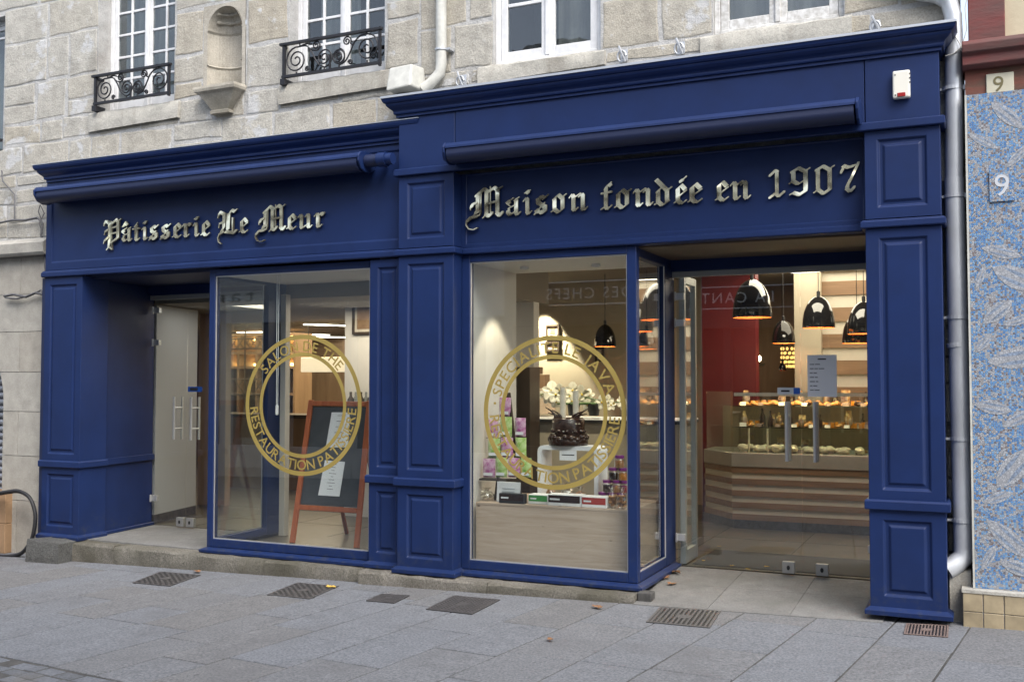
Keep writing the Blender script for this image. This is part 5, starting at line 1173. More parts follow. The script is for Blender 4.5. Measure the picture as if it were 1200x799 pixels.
# ceiling strip lights
def strip(px, py, Z, ln, ang, label, wdt=.12, s=7):
    d = ray(px, py); p = CAM + d*((Z-CAM.z)/d.z); t = thing('ceiling_light', label, 'ceiling light', (p.x,p.y,Z), 'ceiling strip lights')
    c, s_ = math.cos(ang), math.sin(ang); pf = lambda L, Wd: [(p.x+x*c-y*s_, p.y+x*s_+y*c) for x, y in ((-L,-Wd),(L,-Wd),(L,Wd),(-L,Wd))]
    mb = MB(); mb.zprism(pf(ln/2, wdt/2), Z-.02, Z-.012); mb.build('diffuser', emit('strip_light', (1,.93,.80), s), t)
    mb = MB(); mb.zprism(pf(ln/2+.02, wdt/2+.02), Z-.0118, Z+.0); mb.build('housing', M['paper'], t)
strip(390,380,2.458,.9,R(58),'slanting ceiling strip light nearest the picture in the tea room'); strip(358,391,2.46,.9,R(58),'slanting ceiling strip light left of the others in the tea room'); strip(384,394,2.46,.9,R(58),'farthest slanting ceiling strip light in the tea room')
strip(307,388,2.46,1.0,0,'flat ceiling strip light above the lattice screen')
for px, py, Z, lb in ((943,317,2.94,'bright ceiling strip near the top of the right doors'),(915,347,2.94,'left strip light of the pair over the far counter'),(926,349,2.94,'right strip light of the pair over the far counter'),(915,355,2.94,'lower strip light over the far counter')): strip(px, py, Z, .34, 0, lb, .10, 5)
def area(name, loc, rot, sx, sy, e, col):
    l = bpy.data.lights.new(name, 'AREA'); l.shape = 'RECTANGLE'; l.size = sx; l.size_y = sy; l.energy = e*.5; l.color = col
    o = bpy.data.objects.new(name, l); COL.objects.link(o); o.location = loc; o.rotation_euler = rot; return o
# downlights; the wall and display ones show cones, the orchid one is added
def spot(name, loc, tgt, e, deg, blend=.35, col=(1,.86,.62)):
    l = bpy.data.lights.new(name, 'SPOT'); l.energy = e*.6; l.spot_size = R(deg); l.spot_blend = blend; l.color = col; l.shadow_soft_size = .03
    o = bpy.data.objects.new(name, l); COL.objects.link(o); o.location = loc; o.rotation_euler = (Vector(tgt)-Vector(loc)).to_track_quat('-Z','Y').to_euler()
    t = thing('downlight', {'wall_downlight':'ceiling downlight washing the cream wall above the hung pictures','display_downlight':'downlight over the window display beside the white side wall','orchid_fill_spot':'added spot brightening the orchids on the service counter','cake_downlight':'downlight over the chocolate cake in the display'}[name], 'ceiling light', loc)
    mb = MB(); z1 = loc[2]+.10; mb.lathe([(.04,.086),(.04,.108),(.034,.108),(.034,.086)], loc, 16, caps=False); mb.build('can', M['paper'], t); return o
w_ = at(637,338,5.4)
spot('wall_downlight', (w_.x,5.12,2.84), (w_.x+.05,5.36,1.0), 420, 62)
spot('display_downlight', (-3.62,.55,2.49), (-3.80,.6,.8), 26, 74)
spot('cake_downlight', (-2.98,.62,2.49), (-3.05,.5,.9), 22, 70)
area('shop_ceiling_fill', (-1.2,4.6,2.93), (0,0,0), 2.4, 1.6, 60, (1,.86,.66)); area('tea_room_fill', (-9.6,6.0,2.45), (0,0,0), 5, 3.4, 260, (1,.78,.50)); area('tea_front_fill', (-6.2,1.9,2.44), (0,0,0), 1.2, .8, 26, (1,.86,.68)); area('lobby_fill', (-7.9,1.75,2.44), (0,0,0), .7, .8, 4, (1,.96,.92)); area('customer_side_fill', (-1.5,2.5,2.93), (0,0,0), 1.2, .8, 42, (1,.88,.70)); spot('orchid_fill_spot', (-3.70,1.45,2.85), (-3.82,2.15,1.25), 150, 48)  # fill lights added without fixtures; orchid spot added to brighten the flowers

# ---- the pastry counter
cl, cc, cr = on_floor(826,610), on_floor(858,619), on_floor(1018,628)
dx = (cr-cc).normalized(); ce = cc + dx*3.2
ct = thing('pastry_counter', 'long glass topped pastry counter with brown and pale slatted front', 'counter', (cc.x+1,cc.y+.4,0))
def foot(off):
    n1 = Vector((-(cc-cl).y,(cc-cl).x,0)).normalized(); n2 = Vector((-dx.y,dx.x,0))
    if n2.y < 0: n2 = -n2
    if n1.y < 0: n1 = -n1
    return [(cl.x+n1.x*off+ (0.0), cl.y+n1.y*off), (cc.x+n2.x*off+n1.x*off*.35, cc.y+n2.y*off), (ce.x+n2.x*off, ce.y+n2.y*off), (ce.x, ce.y+.9), (cl.x, ce.y+.9 if ce.y+.9 > cl.y+.3 else cl.y+.3)]
mb = MB(); mb.zprism(foot(.06), 0, .10); mb.build('kickboard', M['castiron'], ct)
mb = MB(); mb2 = MB(); zs_ = .10
for k in range(9):
    (mb if k % 2 == 0 else mb2).zprism(foot(0.0 if k % 2 == 0 else .012), zs_, zs_+.063); zs_ += .063
mb.build('brown_slats', M['slat'], ct); mb2.build('pale_slats', M['slatpale'], ct)
mb = MB(); mb.zprism(foot(-.01), zs_, zs_+.15); mb.build('worktop', mat('stone_worktop', (.30,.28,.25), .4, var=.08), ct, bevel=.005)
ZT = zs_+.15
def wallseg(a, b, z0, z1, th=.008): 
    a = Vector((a[0],a[1],0)); b = Vector((b[0],b[1],0)); d = (b-a).normalized(); n = Vector((-d.y,d.x,0))*th
    return [(a.x,a.y),(b.x,b.y),(b.x+n.x,b.y+n.y),(a.x+n.x,a.y+n.y)], z0, z1
f_ = foot(.03); g_ = MB()
for a, b in ((f_[0],f_[1]),(f_[1],f_[2])): g_.zprism(*wallseg(a,b,ZT,ZT+.66))
g_.build('glass_front', M['glass'], ct)
sh_ = MB(); 
for z in (ZT+.27, ZT+.50): sh_.zprism(foot(.12), z, z+.008)
sh_.build('glass_shelf', glass_mat('shelf_glass', (.80,.88,.84), 1.5), ct)
mb = MB(); fz = foot(.10); hb2 = MB(); fz2 = foot(.07); hb2.bar((fz2[1][0],fz2[1][1],ZT+.632),(fz2[2][0],fz2[2][1],ZT+.632),.012,.036); hb2.build('lamp_cover', M['steel'], ct); mb.bar((fz[1][0],fz[1][1],ZT+.63),(fz[2][0],fz[2][1],ZT+.63),.04,.02); mb.build('lamp_bar', emit('counter_lamp', (1,.72,.36), 16), ct)
mb = MB(); bk = foot(.62); mb.zprism([(cl.x+.1,ce.y+.88),(ce.x,ce.y+.88),(ce.x,ce.y+.9),(cl.x+.1,ce.y+.9)], ZT, ZT+.5); mb.build('back_panel', M['brownwall'], ct)
M['wineplate'] = mat('wine_label', (.10,.02,.035), .5, col2=(.5,.45,.38), vscale=8); M['crust'] = mat('golden_crust', (.42,.20,.06), .45, var=.4, vscale=14, bump=.3, bscale=30); M['choc'] = mat('dark_chocolate', (.035,.016,.010), .22, var=.3, vscale=20, bump=.2, bscale=30)
M['icing'] = mat('cream_icing', (.74,.67,.53), .5, var=.15, vscale=12); M['berry'] = mat('red_glaze', (.30,.02,.03), .2, var=.3, vscale=16); M['amber'] = mat('amber_jelly', (.55,.22,.03), .15, var=.3, vscale=20)
M['clearpack'] = mat('caramel_wrapper', (.30,.15,.06), .25, col2=(.55,.42,.26), vscale=26)
def crois():
    mb = MB()
    for k in range(7):
        a = (k-3)*.36; r = .035-.006*abs(k-3); mb.blob((.06*math.sin(a)*1.15, .05-.05*math.cos(a), r*.8), r*.95, r*.9, r*.8, 10, 6, .06, a)
    return mb
def tart():
    mb = MB(); mb.lathe([(.04,0),(.05,.022),(.047,.03),(.043,.026),(0,.03)], (0,0,0), 16); return mb
def eclair():
    mb = MB(); mb.blob((0,0,.022), .075,.028,.024, 12, 8, .05); return mb
def dome():
    mb = MB(); mb.lathe([(.045,0),(.047,.02),(.040,.045),(.022,.06),(0,.063)], (0,0,0), 16); return mb
def packet():
    mb = MB(); n = 8; vs = []
    for i in range(n+1):
        t = i/n; z = .16*t; bul = .035*math.sin(math.pi*min(1,t*1.15))*(1-.1*t)+.004
        for k in range(8): an = 2*math.pi*k/8; vs.append((.05*math.cos(an)*(1-.1*math.sin(an*3+t*5)), bul*math.sin(an), z))
    mb.add(vs, [(i*8+k,i*8+(k+1)%8,(i+1)*8+(k+1)%8,(i+1)*8+k) for i in range(n) for k in range(8)]+[tuple(range(7,-1,-1)),tuple(range(n*8,n*8+8))]); mb.m = [1 if i//8 in (2,3,4) and i%8 in (0,1,2,4,5,6) and i < n*8 else 0 for i in range(len(mb.f))]; return mb
def loaf():
    mb = MB(); mb.blob((0,0,.035), .085,.05,.04, 12, 7, .3); mb.blob((.05,-.02,.05), .06,.04,.03, 10, 6, .35, .6); mb.blob((-.05,.0,.055), .05,.035,.03, 10, 6, .35, -.5); return mb
kinds = [('croissant',crois,'crust','golden croissant in the glass counter'),('fruit_tart',tart,'amber','round amber glazed tart in the glass counter'),('eclair',eclair,'choc','dark glossy eclair in the glass counter'),('dome_cake',dome,'berry','red glazed dome cake in the glass counter'),('cream_cake',dome,'icing','pale cream dome cake in the glass counter'),('wrapped_pastry',packet,'clearpack','pale wrapped packet standing in the glass counter'),('bread_loaf',loaf,'icing','pale floured loaf lying on the counter base')]
def box_sweet():
    mb = MB(); mb.box(-.05,.05,-.03,.03,0,.055); mb.mi = 1; mb.box(-.051,.051,-.008,.008,-.0002,.0562); mb.box(-.012,.012,-.0312,.0312,-.0001,.0561); return mb
def tagc():
    mb = MB(); mb.hexa([(-.032,-.006,0),(.032,-.006,0),(.032,.006,0),(-.032,.006,0)], [(-.032,.003,.038),(.032,.003,.038),(.032,.006,.038),(-.032,.006,.038)]); return mb
def bottle():
    mb = MB(); mb.lathe([(.026,0),(.028,.01),(.028,.09),(.010,.13),(.010,.165),(.013,.17),(.0,.172)], (0,0,0), 12); return mb
kinds += [('praline_box',box_sweet,'amber','golden ribboned praline box in the glass counter'),('price_tag',tagc,'wineplate','wine coloured price tag in the glass counter'),('syrup_bottle',bottle,'choc','dark bottle standing in the glass counter'),('paper_tag',tagc,'paper','white price tag in the glass counter')]
protos = {}
rp = random.Random(21); cnt = 0
def place(kind, x, y, z, a, sc=1.0):
    nm, fn, m, lb = [k for k in kinds if k[0] == kind][0]
    if kind not in protos:
        o = fn().build(nm, [M[m], M['wineplate']] if kind in ('wrapped_pastry','praline_box') else M[m], smooth=60); tag(o, lb, 'bread' if 'loaf' in nm else 'tag' if 'tag' in nm else 'bottle' if 'bottle' in nm else 'box' if 'box' in nm else ('packet' if 'wrapped' in nm else 'pastry'), nm.replace('_',' ').replace('bread loaf','loave').replace('box','boxe').replace('pastry','pastrie')+'s in the glass counter'); protos[kind] = o
    else: o = protos[kind].copy(); COL.objects.link(o)
    o.location = (x,y,z); o.rotation_euler = (0,0,a); o.scale = (sc,sc,sc); ORG[o.name] = Vector((x,y,z))
n2 = Vector((-dx.y,dx.x,0)); n2 = n2 if n2.y > 0 else -n2
vis = (cr-cc).length + .1
k = 0; s = .12
while s < vis:
    p = cc + dx*s + n2*.20; place('bread_loaf', p.x, p.y, ZT+.003, rp.uniform(0,6), rp.uniform(.8,1.15)); s += .17
for row, (off, z, ks, st) in enumerate(((.33,ZT+.003,('wrapped_pastry','cream_cake','croissant'),.12),(.44,ZT+.003,('cream_cake','fruit_tart','croissant'),.15),(.145,ZT+.280,('price_tag','paper_tag'),.17),(.145,ZT+.510,('price_tag','paper_tag'),.19),(.155,ZT+.003,('price_tag','paper_tag'),.26),(.22,ZT+.280,('croissant','wrapped_pastry','eclair','praline_box','syrup_bottle','wrapped_pastry','fruit_tart'),.085),(.34,ZT+.280,('wrapped_pastry','croissant','praline_box','syrup_bottle'),.08),(.24,ZT+.510,('croissant','fruit_tart','eclair','croissant'),.10),(.36,ZT+.510,('wrapped_pastry','praline_box','syrup_bottle','croissant'),.085))):
    s = .1
    while s < vis:
        p = cc + dx*s + n2*off; kk = rp.choice(ks); place(kk, p.x, p.y, z, rp.uniform(-.25,.25) if 'tag' in kk or 'box' in kk else rp.uniform(0,6), rp.uniform(.8,1.15)); s += st*rp.uniform(.9,1.3)
for i, s in enumerate((.16,.36)):
    p = cc + dx*s + n2*.16; mb = MB(); mb.tube([(p.x,p.y,ZT+.001),(p.x,p.y,ZT+.26)], .011, 10); tag(mb.build('candle', M['icing'], smooth=50, org=(p.x,p.y,ZT)), ('slim cream candle nearest the left end of the counter','slim cream candle second from the left end of the counter')[i], 'candle')

# ---- the display in the right-hand window
pt = thing('display_plinth', 'low pale oak box plinth filling the bottom of the right display window', 'plinth', (-3.2,.5,0))
P0, P1, PY0, PY1, PZ = -3.885, -2.515, .14, .92, .575
mb = MB(); mb.box(P0, P1, PY0, PY1, .0, PZ-.02); mb.build('body', M['oak'], pt); mb = MB(); mb.box(P0-.003, P1+.003, PY0-.003, PY1, PZ-.02, PZ); mb.build('top', M['oak'], pt, bevel=.002)
def bagm(nm, c, c2): return mat(nm, c, .3, col2=c2, vscale=24)
M['pinkbag'] = bagm('pink_bag', (.42,.05,.27), (.78,.58,.70)); M['greenbag'] = bagm('green_bag', (.25,.48,.04), (.66,.76,.42))
stand = thing('display_stand', 'small dark easel with ledges carrying the pink and green packets', 'stand', (-3.78,.35,PZ))
DX, DY = 540, 430; K5 = 4.615
def pz_(x, y): return DX + x/K5, DY + y/K5
YB = .30
a = at(*pz_(112,600), YB); b = at(*pz_(382,600), YB); 
mb = MB(); mb.box(a.x, b.x, YB-.05, YB+.06, a.z-.014, a.z+.002); mb.build('ledge', M['darkwood'], stand)
top = at(*pz_(247,140), YB+.12)
mb = MB(); xm = (a.x+b.x)/2; mb.bar((xm-.10,YB+.0,PZ),(top.x,YB+.13,top.z),.022,.022,(0,1,0)); mb.bar((xm+.14,YB+.0,PZ),(top.x+.02,YB+.13,top.z),.022,.022,(0,1,0)); mb.bar((xm,YB+.30,PZ),(top.x,YB+.15,top.z-.05),.02,.02,(0,1,0)); mb.build('leg', M['darkwood'], stand)
# wire ledges for the upper packets
rows = [((210,270,165,265,'p'),),((145,200,285,380,'p'),(215,275,270,375,'g'),(295,350,275,375,'p')),((150,213,385,487,'g'),(217,282,382,487,'p'),(297,353,382,490,'g')),((122,185,497,594,'p'),(190,248,492,594,'g'),(258,320,492,594,'p'),(325,381,492,594,'g'))]
rn = ('top','upper','middle','bottom'); proto = {}
mw = MB()
for ri, row in enumerate(rows):
    yb = YB + .10 - ri*.035
    for ci, (xa, xb, ya_, yb_, col) in enumerate(row):
        A_ = at(*pz_(xa, yb_), yb); B2 = at(*pz_(xb, ya_), yb); wdt, hh = B2.x-A_.x, B2.z-A_.z
        m = M['pinkbag' if col == 'p' else 'greenbag']; n = 8; vs = []
        for i in range(n+1):
            t_ = i/n
            for k in range(6):
                s_ = k/5; bul = .020*math.sin(math.pi*t_)**.6*math.sin(math.pi*s_)**.7
                vs.append((A_.x+wdt*s_*(1 if 0 < i < n else 1), yb-.004-bul, A_.z+hh*t_))
        nv = len(vs); vs += [(x, yb+.006, z) for x, y, z in vs]; idx = lambda i, k: i*6+k
        fs = [(idx(i,k),idx(i,k+1),idx(i+1,k+1),idx(i+1,k)) for i in range(n) for k in range(5)] + [(nv+idx(i,k),nv+idx(i+1,k),nv+idx(i+1,k+1),nv+idx(i,k+1)) for i in range(n) for k in range(5)]
        fs += [(idx(i,0),idx(i+1,0),nv+idx(i+1,0),nv+idx(i,0)) for i in range(n)] + [(idx(i,5),nv+idx(i,5),nv+idx(i+1,5),idx(i+1,5)) for i in range(n)] + [(idx(0,k),nv+idx(0,k),nv+idx(0,k+1),idx(0,k+1)) for k in range(5)] + [(idx(n,k),idx(n,k+1),nv+idx(n,k+1),nv+idx(n,k)) for k in range(5)]
        mb = MB(); mb.add(vs, fs)
        lb = ('pink' if col == 'p' else 'green')+' sweet packet '+(f'at the very top of the easel in the display' if ri == 0 else f'{("first","second","third","fourth")[ci]} from the left in the {rn[ri]} row of the easel display')
        t = thing('sweet_packet', lb, 'packet', ((A_.x+B2.x)/2, yb, A_.z), 'pink and green sweet packets'); mb.build('bag', m, t, smooth=60)
        mb = MB(); mb.box(A_.x+wdt*.12, B2.x-wdt*.12, yb-.0265, yb-.0245, A_.z+hh*.10, A_.z+hh*.26); mb.build('label_strip', M['paper'], t)
    if ri < 3:
        A_ = at(*pz_(row[0][0], row[0][3]), yb); B2 = at(*pz_(row[-1][1], row[0][3]), yb); mw.box(A_.x, B2.x, yb-.03, yb+.02, A_.z-.006, A_.z-.001)
mw.build('shelf', M['darkwood'], stand)
# white card, dark tray, boxes in the front row
def boxy(name, label, cat, xa, xb, ya_, yb_, Y, dep, m, stripe=None, group=None):
    A_ = at(*pz_(xa, yb_), Y); B2 = at(*pz_(xb, ya_), Y); t = thing(name, label, cat, ((A_.x+B2.x)/2, Y, PZ), group)
    h = B2.z-A_.z; mb = MB(); mb.box(A_.x, B2.x, Y, Y+dep, PZ+.001, PZ+h); mb.build('carton', m, t, bevel=.003)
    if stripe: mb = MB(); mb.box(A_.x+.006, B2.x-.006, Y-.0015, Y-.0003, PZ+h*.30, PZ+h*.92); mb.build('label_strip', stripe, t)
    mb = MB(); mb.box(A_.x+.02, A_.x+.02+(B2.x-A_.x)*.3, Y-.003, Y-.0018, PZ+h*.5, PZ+h*.66); mb.build('print', M['paper'] if stripe is not M['paper'] else M['ink'], t)
    return t
boxy('sweet_box','white and green gift box in the front of the display','box',365,470,700,746,.20,.12,M['paper'],mat('green_card',(.06,.30,.07),.5))
boxy('sweet_box','white and black gift box in the middle front of the display','box',470,648,716,768,.165,.13,M['paper'],M['choc'])
boxy('sweet_box','white and red gift box in the front right of the display','box',652,787,716,768,.165,.13,M['paper'],mat('red_card',(.42,.05,.04),.5))
boxy('sweet_tray','low dark tray box before the white card in the display','box',206,340,700,746,.145,.07,M['black'],M['choc'])
boxy('sweet_box','small black box behind the middle gift box','box',500,600,683,716,.33,.12,M['black'],None)
A_ = at(*pz_(193,725), .225); B2 = at(*pz_(322,624), .235); mb = MB(); mb.hexa([(A_.x,.225,PZ),(B2.x,.225,PZ),(B2.x,.230,PZ),(A_.x,.230,PZ)], [(A_.x,.238,B2.z),(B2.x,.238,B2.z),(B2.x,.243,B2.z),(A_.x,.243,B2.z)])
t = thing('display_card', 'white leaning card behind the dark tray in the display', 'card', ((A_.x+B2.x)/2,.3,PZ)); mb.build('card', M['paper'], t); mb = MB()
for k in range(3): f_ = .35+.15*k; y_ = .225+.013*f_-.0016; mb.box(A_.x+.05, B2.x-.05, y_-.001, y_, PZ+(B2.z-PZ)*f_, PZ+(B2.z-PZ)*f_+.006)
mb.build('print', M['greylabel'], t)
def small_bag(label, xa, xb, ya_, yb_, Y, m, grp=None, nm='cookie_bag'):
    A_ = at(*pz_(xa, yb_), Y); B2 = at(*pz_(xb, ya_), Y); h = B2.z-A_.z; r = (B2.x-A_.x)/2; c = ((A_.x+B2.x)/2, Y+r*.7, PZ+.001)
    t = thing(nm, label, 'bag', c, grp); mb = MB(); mb.lathe([(r*.75,0),(r,.1*h),(r*.98,.45*h),(r*.6,.68*h),(r*.28,.76*h),(r*.55,.9*h),(r*.75,h)], c, 14, jag=.16); mb.build('wrapper', glass_mat('cellophane', (.85,.84,.82), 2.5, wob=.8), t, smooth=60)
    mb = MB(); rr_ = random.Random(xa)
    for k in range(14): mb.blob((c[0]+rr_.uniform(-.6,.6)*r, c[1]+rr_.uniform(-.6,.6)*r, PZ+.02+rr_.uniform(0,.5)*h), .018,.016,.012, 8, 5, .1)
    mb.build('sweets', m, t, smooth=60)
small_bag('small clear bag of pale sweets at the left end of the plinth', 95,165,668,738,.22,M['icing'])
small_bag('clear bag of sweets below the jar pyramid, nearer the middle', 790,838,648,762,.20,M['crust']); small_bag('clear bag of sweets below the jar pyramid, by the corner post', 840,892,655,772,.18,M['crust'])
small_bag('clear bag of brown biscuits under the left of the white riser', 450,505,600,690,.42,M['crust']); small_bag('clear bag of pale biscuits under the middle of the white riser', 530,604,590,690,.42,M['icing']); small_bag('clear bag of golden biscuits under the right of the white riser', 612,668,610,695,.42,M['crust'])
# jars with purple lids in a pyramid
M['jarlid'] = mat('purple_lid', (.20,.03,.20), .35); M['jar'] = glass_mat('jar_glass', (.9,.88,.88), 2.0)
jars = [(832,885,505,553),(800,850,553,600),(852,902,553,602),(770,815,598,646),(820,868,600,650),(872,905,605,655),(748,790,643,690),(795,840,648,700),(845,890,652,705)]
jn = ('top','left of the second tier','right of the second tier','left of the third tier','middle of the third tier','right of the third tier','left of the bottom tier','middle of the bottom tier','right of the bottom tier')
base_r = .038
zt = {0:3,1:2,2:2,3:1,4:1,5:1,6:0,7:0,8:0}; jh = .102
for i, (xa, xb, ya_, yb_) in enumerate(jars):
    Y = .42; A_ = at(*pz_((xa+xb)/2, yb_), Y); c = (A_.x, Y, PZ+.001+zt[i]*jh)
    t = thing('sweet_jar', f'clear jar of sweets with a purple lid, {jn[i]} of the pyramid', 'jar', c, 'sweet jars with purple lids')
    r = .041; mb = MB(); mb.lathe([(r*.9,0),(r,.006),(r,.07),(r*.8,.078)], c, 18); mb.build('body', M['jar'], t, smooth=50)
    mb = MB(); mb.lathe([(r*.85,.004),(r*.85,.06),(0,.064)], c, 14, jag=.12); mb.build('sweets', M[('crust','choc','amber','choc','crust','berry','choc','crust','choc')[i]], t)
    mb = MB(); mb.lathe([(r*.92,.079),(r*.95,.083),(r*.95,.099),(r*.88,.1015)], c, 18); mb.build('lid', M['jarlid'], t, smooth=40)
# white riser arch with the cake
A_ = at(*pz_(415,690), .46); B2 = at(*pz_(742,432), .46); zc_ = B2.z
t = thing('riser', 'white bent arch riser under the chocolate cake', 'stand', ((A_.x+B2.x)/2,.5,PZ)); th = .035; x0, x1 = A_.x, B2.x; rr_ = .05
def rr(x0, x1, z0, z1, r, n=5): return [(x0,z0),(x1,z0)] + [(x1-r+r*math.cos(R(90*k/n)), z1-r+r*math.sin(R(90*k/n))) for k in range(n+1)] + [(x0+r-r*math.sin(R(90*k/n)), z1-r+r*math.cos(R(90*k/n))) for k in range(n+1)]
o_ = rr(x0,x1,PZ,zc_,rr_); i_ = rr(x0+th,x1-th,PZ,zc_-th,rr_*.5); vs = []; mb = MB(); n = len(o_)
for y in (.46,.70): vs += [(x,y,z) for x, z in o_] + [(x,y,z) for x, z in i_]
order = list(range(1,n))+[0]
for q in range(len(order)-1):
    i, j = order[q], order[q+1]
    mb.add([vs[i],vs[j],vs[n+j],vs[n+i],vs[2*n+i],vs[2*n+j],vs[3*n+j],vs[3*n+i]], [(0,1,2,3)[::-1],(4,5,6,7),(0,1,5,4),(2,3,7,6)])
mb.build('arch', M['paper'], t)
A_ = at(*pz_(535,503), .455); B2 = at(*pz_(626,452), .455); mb = MB(); mb.box(A_.x,B2.x,.452,.455,A_.z,B2.z); t = thing('price_card','small white price card hanging on the front of the white riser','card',((A_.x+B2.x)/2,.455,A_.z)); mb.build('card', M['paper'], t); mb = MB(); mb.box(A_.x+.02,B2.x-.02,.4505,.4515,(A_.z+B2.z)/2,(A_.z+B2.z)/2+.008); mb.build('print', M['ink'], t)
cxk = at(*pz_(582,430), .58); ck = (cxk.x, .58, zc_+.001)
t = thing('chocolate_cake', 'tiered glossy chocolate cake with dark chocolate curls on the white riser', 'cake', ck)
mb = MB(); rr_ = random.Random(4); mb.lathe([(.165,0),(.17,.01),(.17,.05),(.16,.06)], ck, 24)
for k in range(18): an = k*.35; mb.blob((ck[0]+.145*math.cos(an), ck[1]+.145*math.sin(an), ck[2]+.06+.01*math.sin(k*2.3)), .036,.036,.032, 10, 6, .08)
mb.build('base', M['choc'], t, smooth=60)
mb = MB(); mb.lathe([(.135,.06),(.14,.08),(.14,.22),(.125,.235),(0,.237)], ck, 24); 
for k in range(12): an = k*.53+.2; mb.blob((ck[0]+.13*math.cos(an), ck[1]+.13*math.sin(an), ck[2]+.12), .026,.026,.02, 8, 5, .1)
mb.build('tier', M['choc'], t, smooth=60)
mb = MB()
for k, (ox, an, hh) in enumerate(((-.10,2.8,.11),(-.05,2.5,.08),(-.07,3.0,.05),(.11,.35,.10),(.06,.5,.07),(.09,.1,.045))):
    pts = [(ck[0]+ox+math.cos(an)*.10*s_*s_, ck[1]-.05, ck[2]+.235+hh*.8*s_) for s_ in [q/8 for q in range(9)]]; mb.tube(pts, [.013*(1-q/9)+.002 for q in range(9)], 8)
mb.build('chocolate_curl', M['choc'], t, smooth=60)
mb = MB(); 
for k in range(10): an = rr_.uniform(3.4,6.0); mb.blob((ck[0]+.141*math.cos(an), ck[1]+.141*math.sin(an), ck[2]+rr_.uniform(.09,.21)), .012,.006,.006, 6, 4)
mb.build('icing_dots', M['icing'], t)
for i, (qx, q1_, q0_) in enumerate(((552,110,238),(622,128,245))):
    p1 = at(*pz_(qx, q1_), .56); p0 = at(*pz_(qx, q0_), .56); mb = MB(); mb.tube([(p0.x,.56,ck[2]+.17),(p0.x,.56,p1.z)], .026, 14); tag(mb.build('candle', M['icing'], smooth=40, org=(p0.x,.56,ck[2]+.17)), ('thick cream candle on the left of the chocolate cake','thick cream candle on the right of the chocolate cake')[i], 'candle')
# orchids standing on the counter behind
M['petal'] = mat('white_orchid_petal', (.80,.78,.68), .6, var=.1, vscale=30); M['orchid_heart'] = mat('yellow_orchid_heart', (.55,.42,.06), .5); M['stem'] = mat('green_stem', (.06,.12,.03), .6)
def bloom(mb, mh, c, s, rnd):
    face = Vector((rnd.uniform(-.5,.7), -1, rnd.uniform(-.3,.3))).normalized(); u = face.cross(Vector((0,0,1))).normalized(); v = u.cross(face)
    for k, (ln, wd) in enumerate(((1,.62),(1,.40),(1.0,.42),(1,.62),(.95,.40))):
        an = R(90+72*k); d = u*math.cos(an)+v*math.sin(an); e = u*-math.sin(an)+v*math.cos(an)
        pts = [c, c+d*s*.28*ln+e*s*wd*.55+face*s*.10, c+d*s*.62*ln+e*s*wd*.78+face*s*.10, c+d*s*.90*ln+e*s*wd*.42+face*s*.04, c+d*s*ln, c+d*s*.90*ln-e*s*wd*.42+face*s*.04, c+d*s*.62*ln-e*s*wd*.78+face*s*.10, c+d*s*.28*ln-e*s*wd*.55+face*s*.10]
        mb.add(pts, [(0,1,2,3,4),(0,4,5,6,7)]); mb.add([p-face*.003 for p in pts], [(4,3,2,1,0),(7,6,5,4,0)])
    mh.blob(c+face*s*.15, s*.16,s*.16,s*.16, 6, 4)
def orchid(label, pts, spots_, Y, pot):
    base = at(*pot, Y); t = thing('orchid', label, 'orchid', (base.x,Y,base.z)); rnd = random.Random(int(base.x*100))
    mb = MB(); mb.lathe([(.05,0),(.065,.11),(.068,.12),(.055,.11),(0,.10)], base, 16); mb.build('pot', M['black'], t)
    mb = MB(); mb.tube([base+Vector((0,0,.08))]+[at(x,y,Y) for x, y in pts], .006, 6); mb.build('stem', M['stem'], t, smooth=60)
    mb = MB(); 
    for k in range(5): an = k*1.26; mb.blob((base.x+.09*math.cos(an), Y+.09*math.sin(an), base.z+.12), .09,.03,.012, 8, 5, 0, an)
    mb.build('leaves', M['stem'], t, smooth=60)
    mb = MB(); mh = MB()
    for x, y, s in spots_: bloom(mb, mh, at(x,y,Y)+Vector((0,rnd.uniform(-.05,.05),0)), s*1.45, rnd)
    mb.build('petals', M['petal'], t); mh.build('flower_hearts', M['orchid_heart'], t)
q = pz_
orchid('white orchid spray drooping left behind the chocolate cake', [q(600,240),q(600,160),q(560,125),q(480,135),q(430,150)], [(*q(x,y),s) for x, y, s in ((495,130,.075),(520,150,.06),(470,165,.05),(510,190,.045),(435,150,.03),(540,125,.05),(600,128,.065),(590,160,.055),(610,185,.05))], 2.05, q(610,262))
orchid('white orchid spray arching right behind the chocolate cake', [q(690,240),q(670,160),q(700,170),q(780,185),q(870,190)], [(*q(x,y),s) for x, y, s in ((650,150,.075),(680,160,.06),(640,175,.05),(700,195,.06),(770,190,.055),(800,185,.05),(820,205,.04),(870,185,.045),(880,210,.04),(720,215,.04),(690,205,.045))], 2.05, q(720,262))
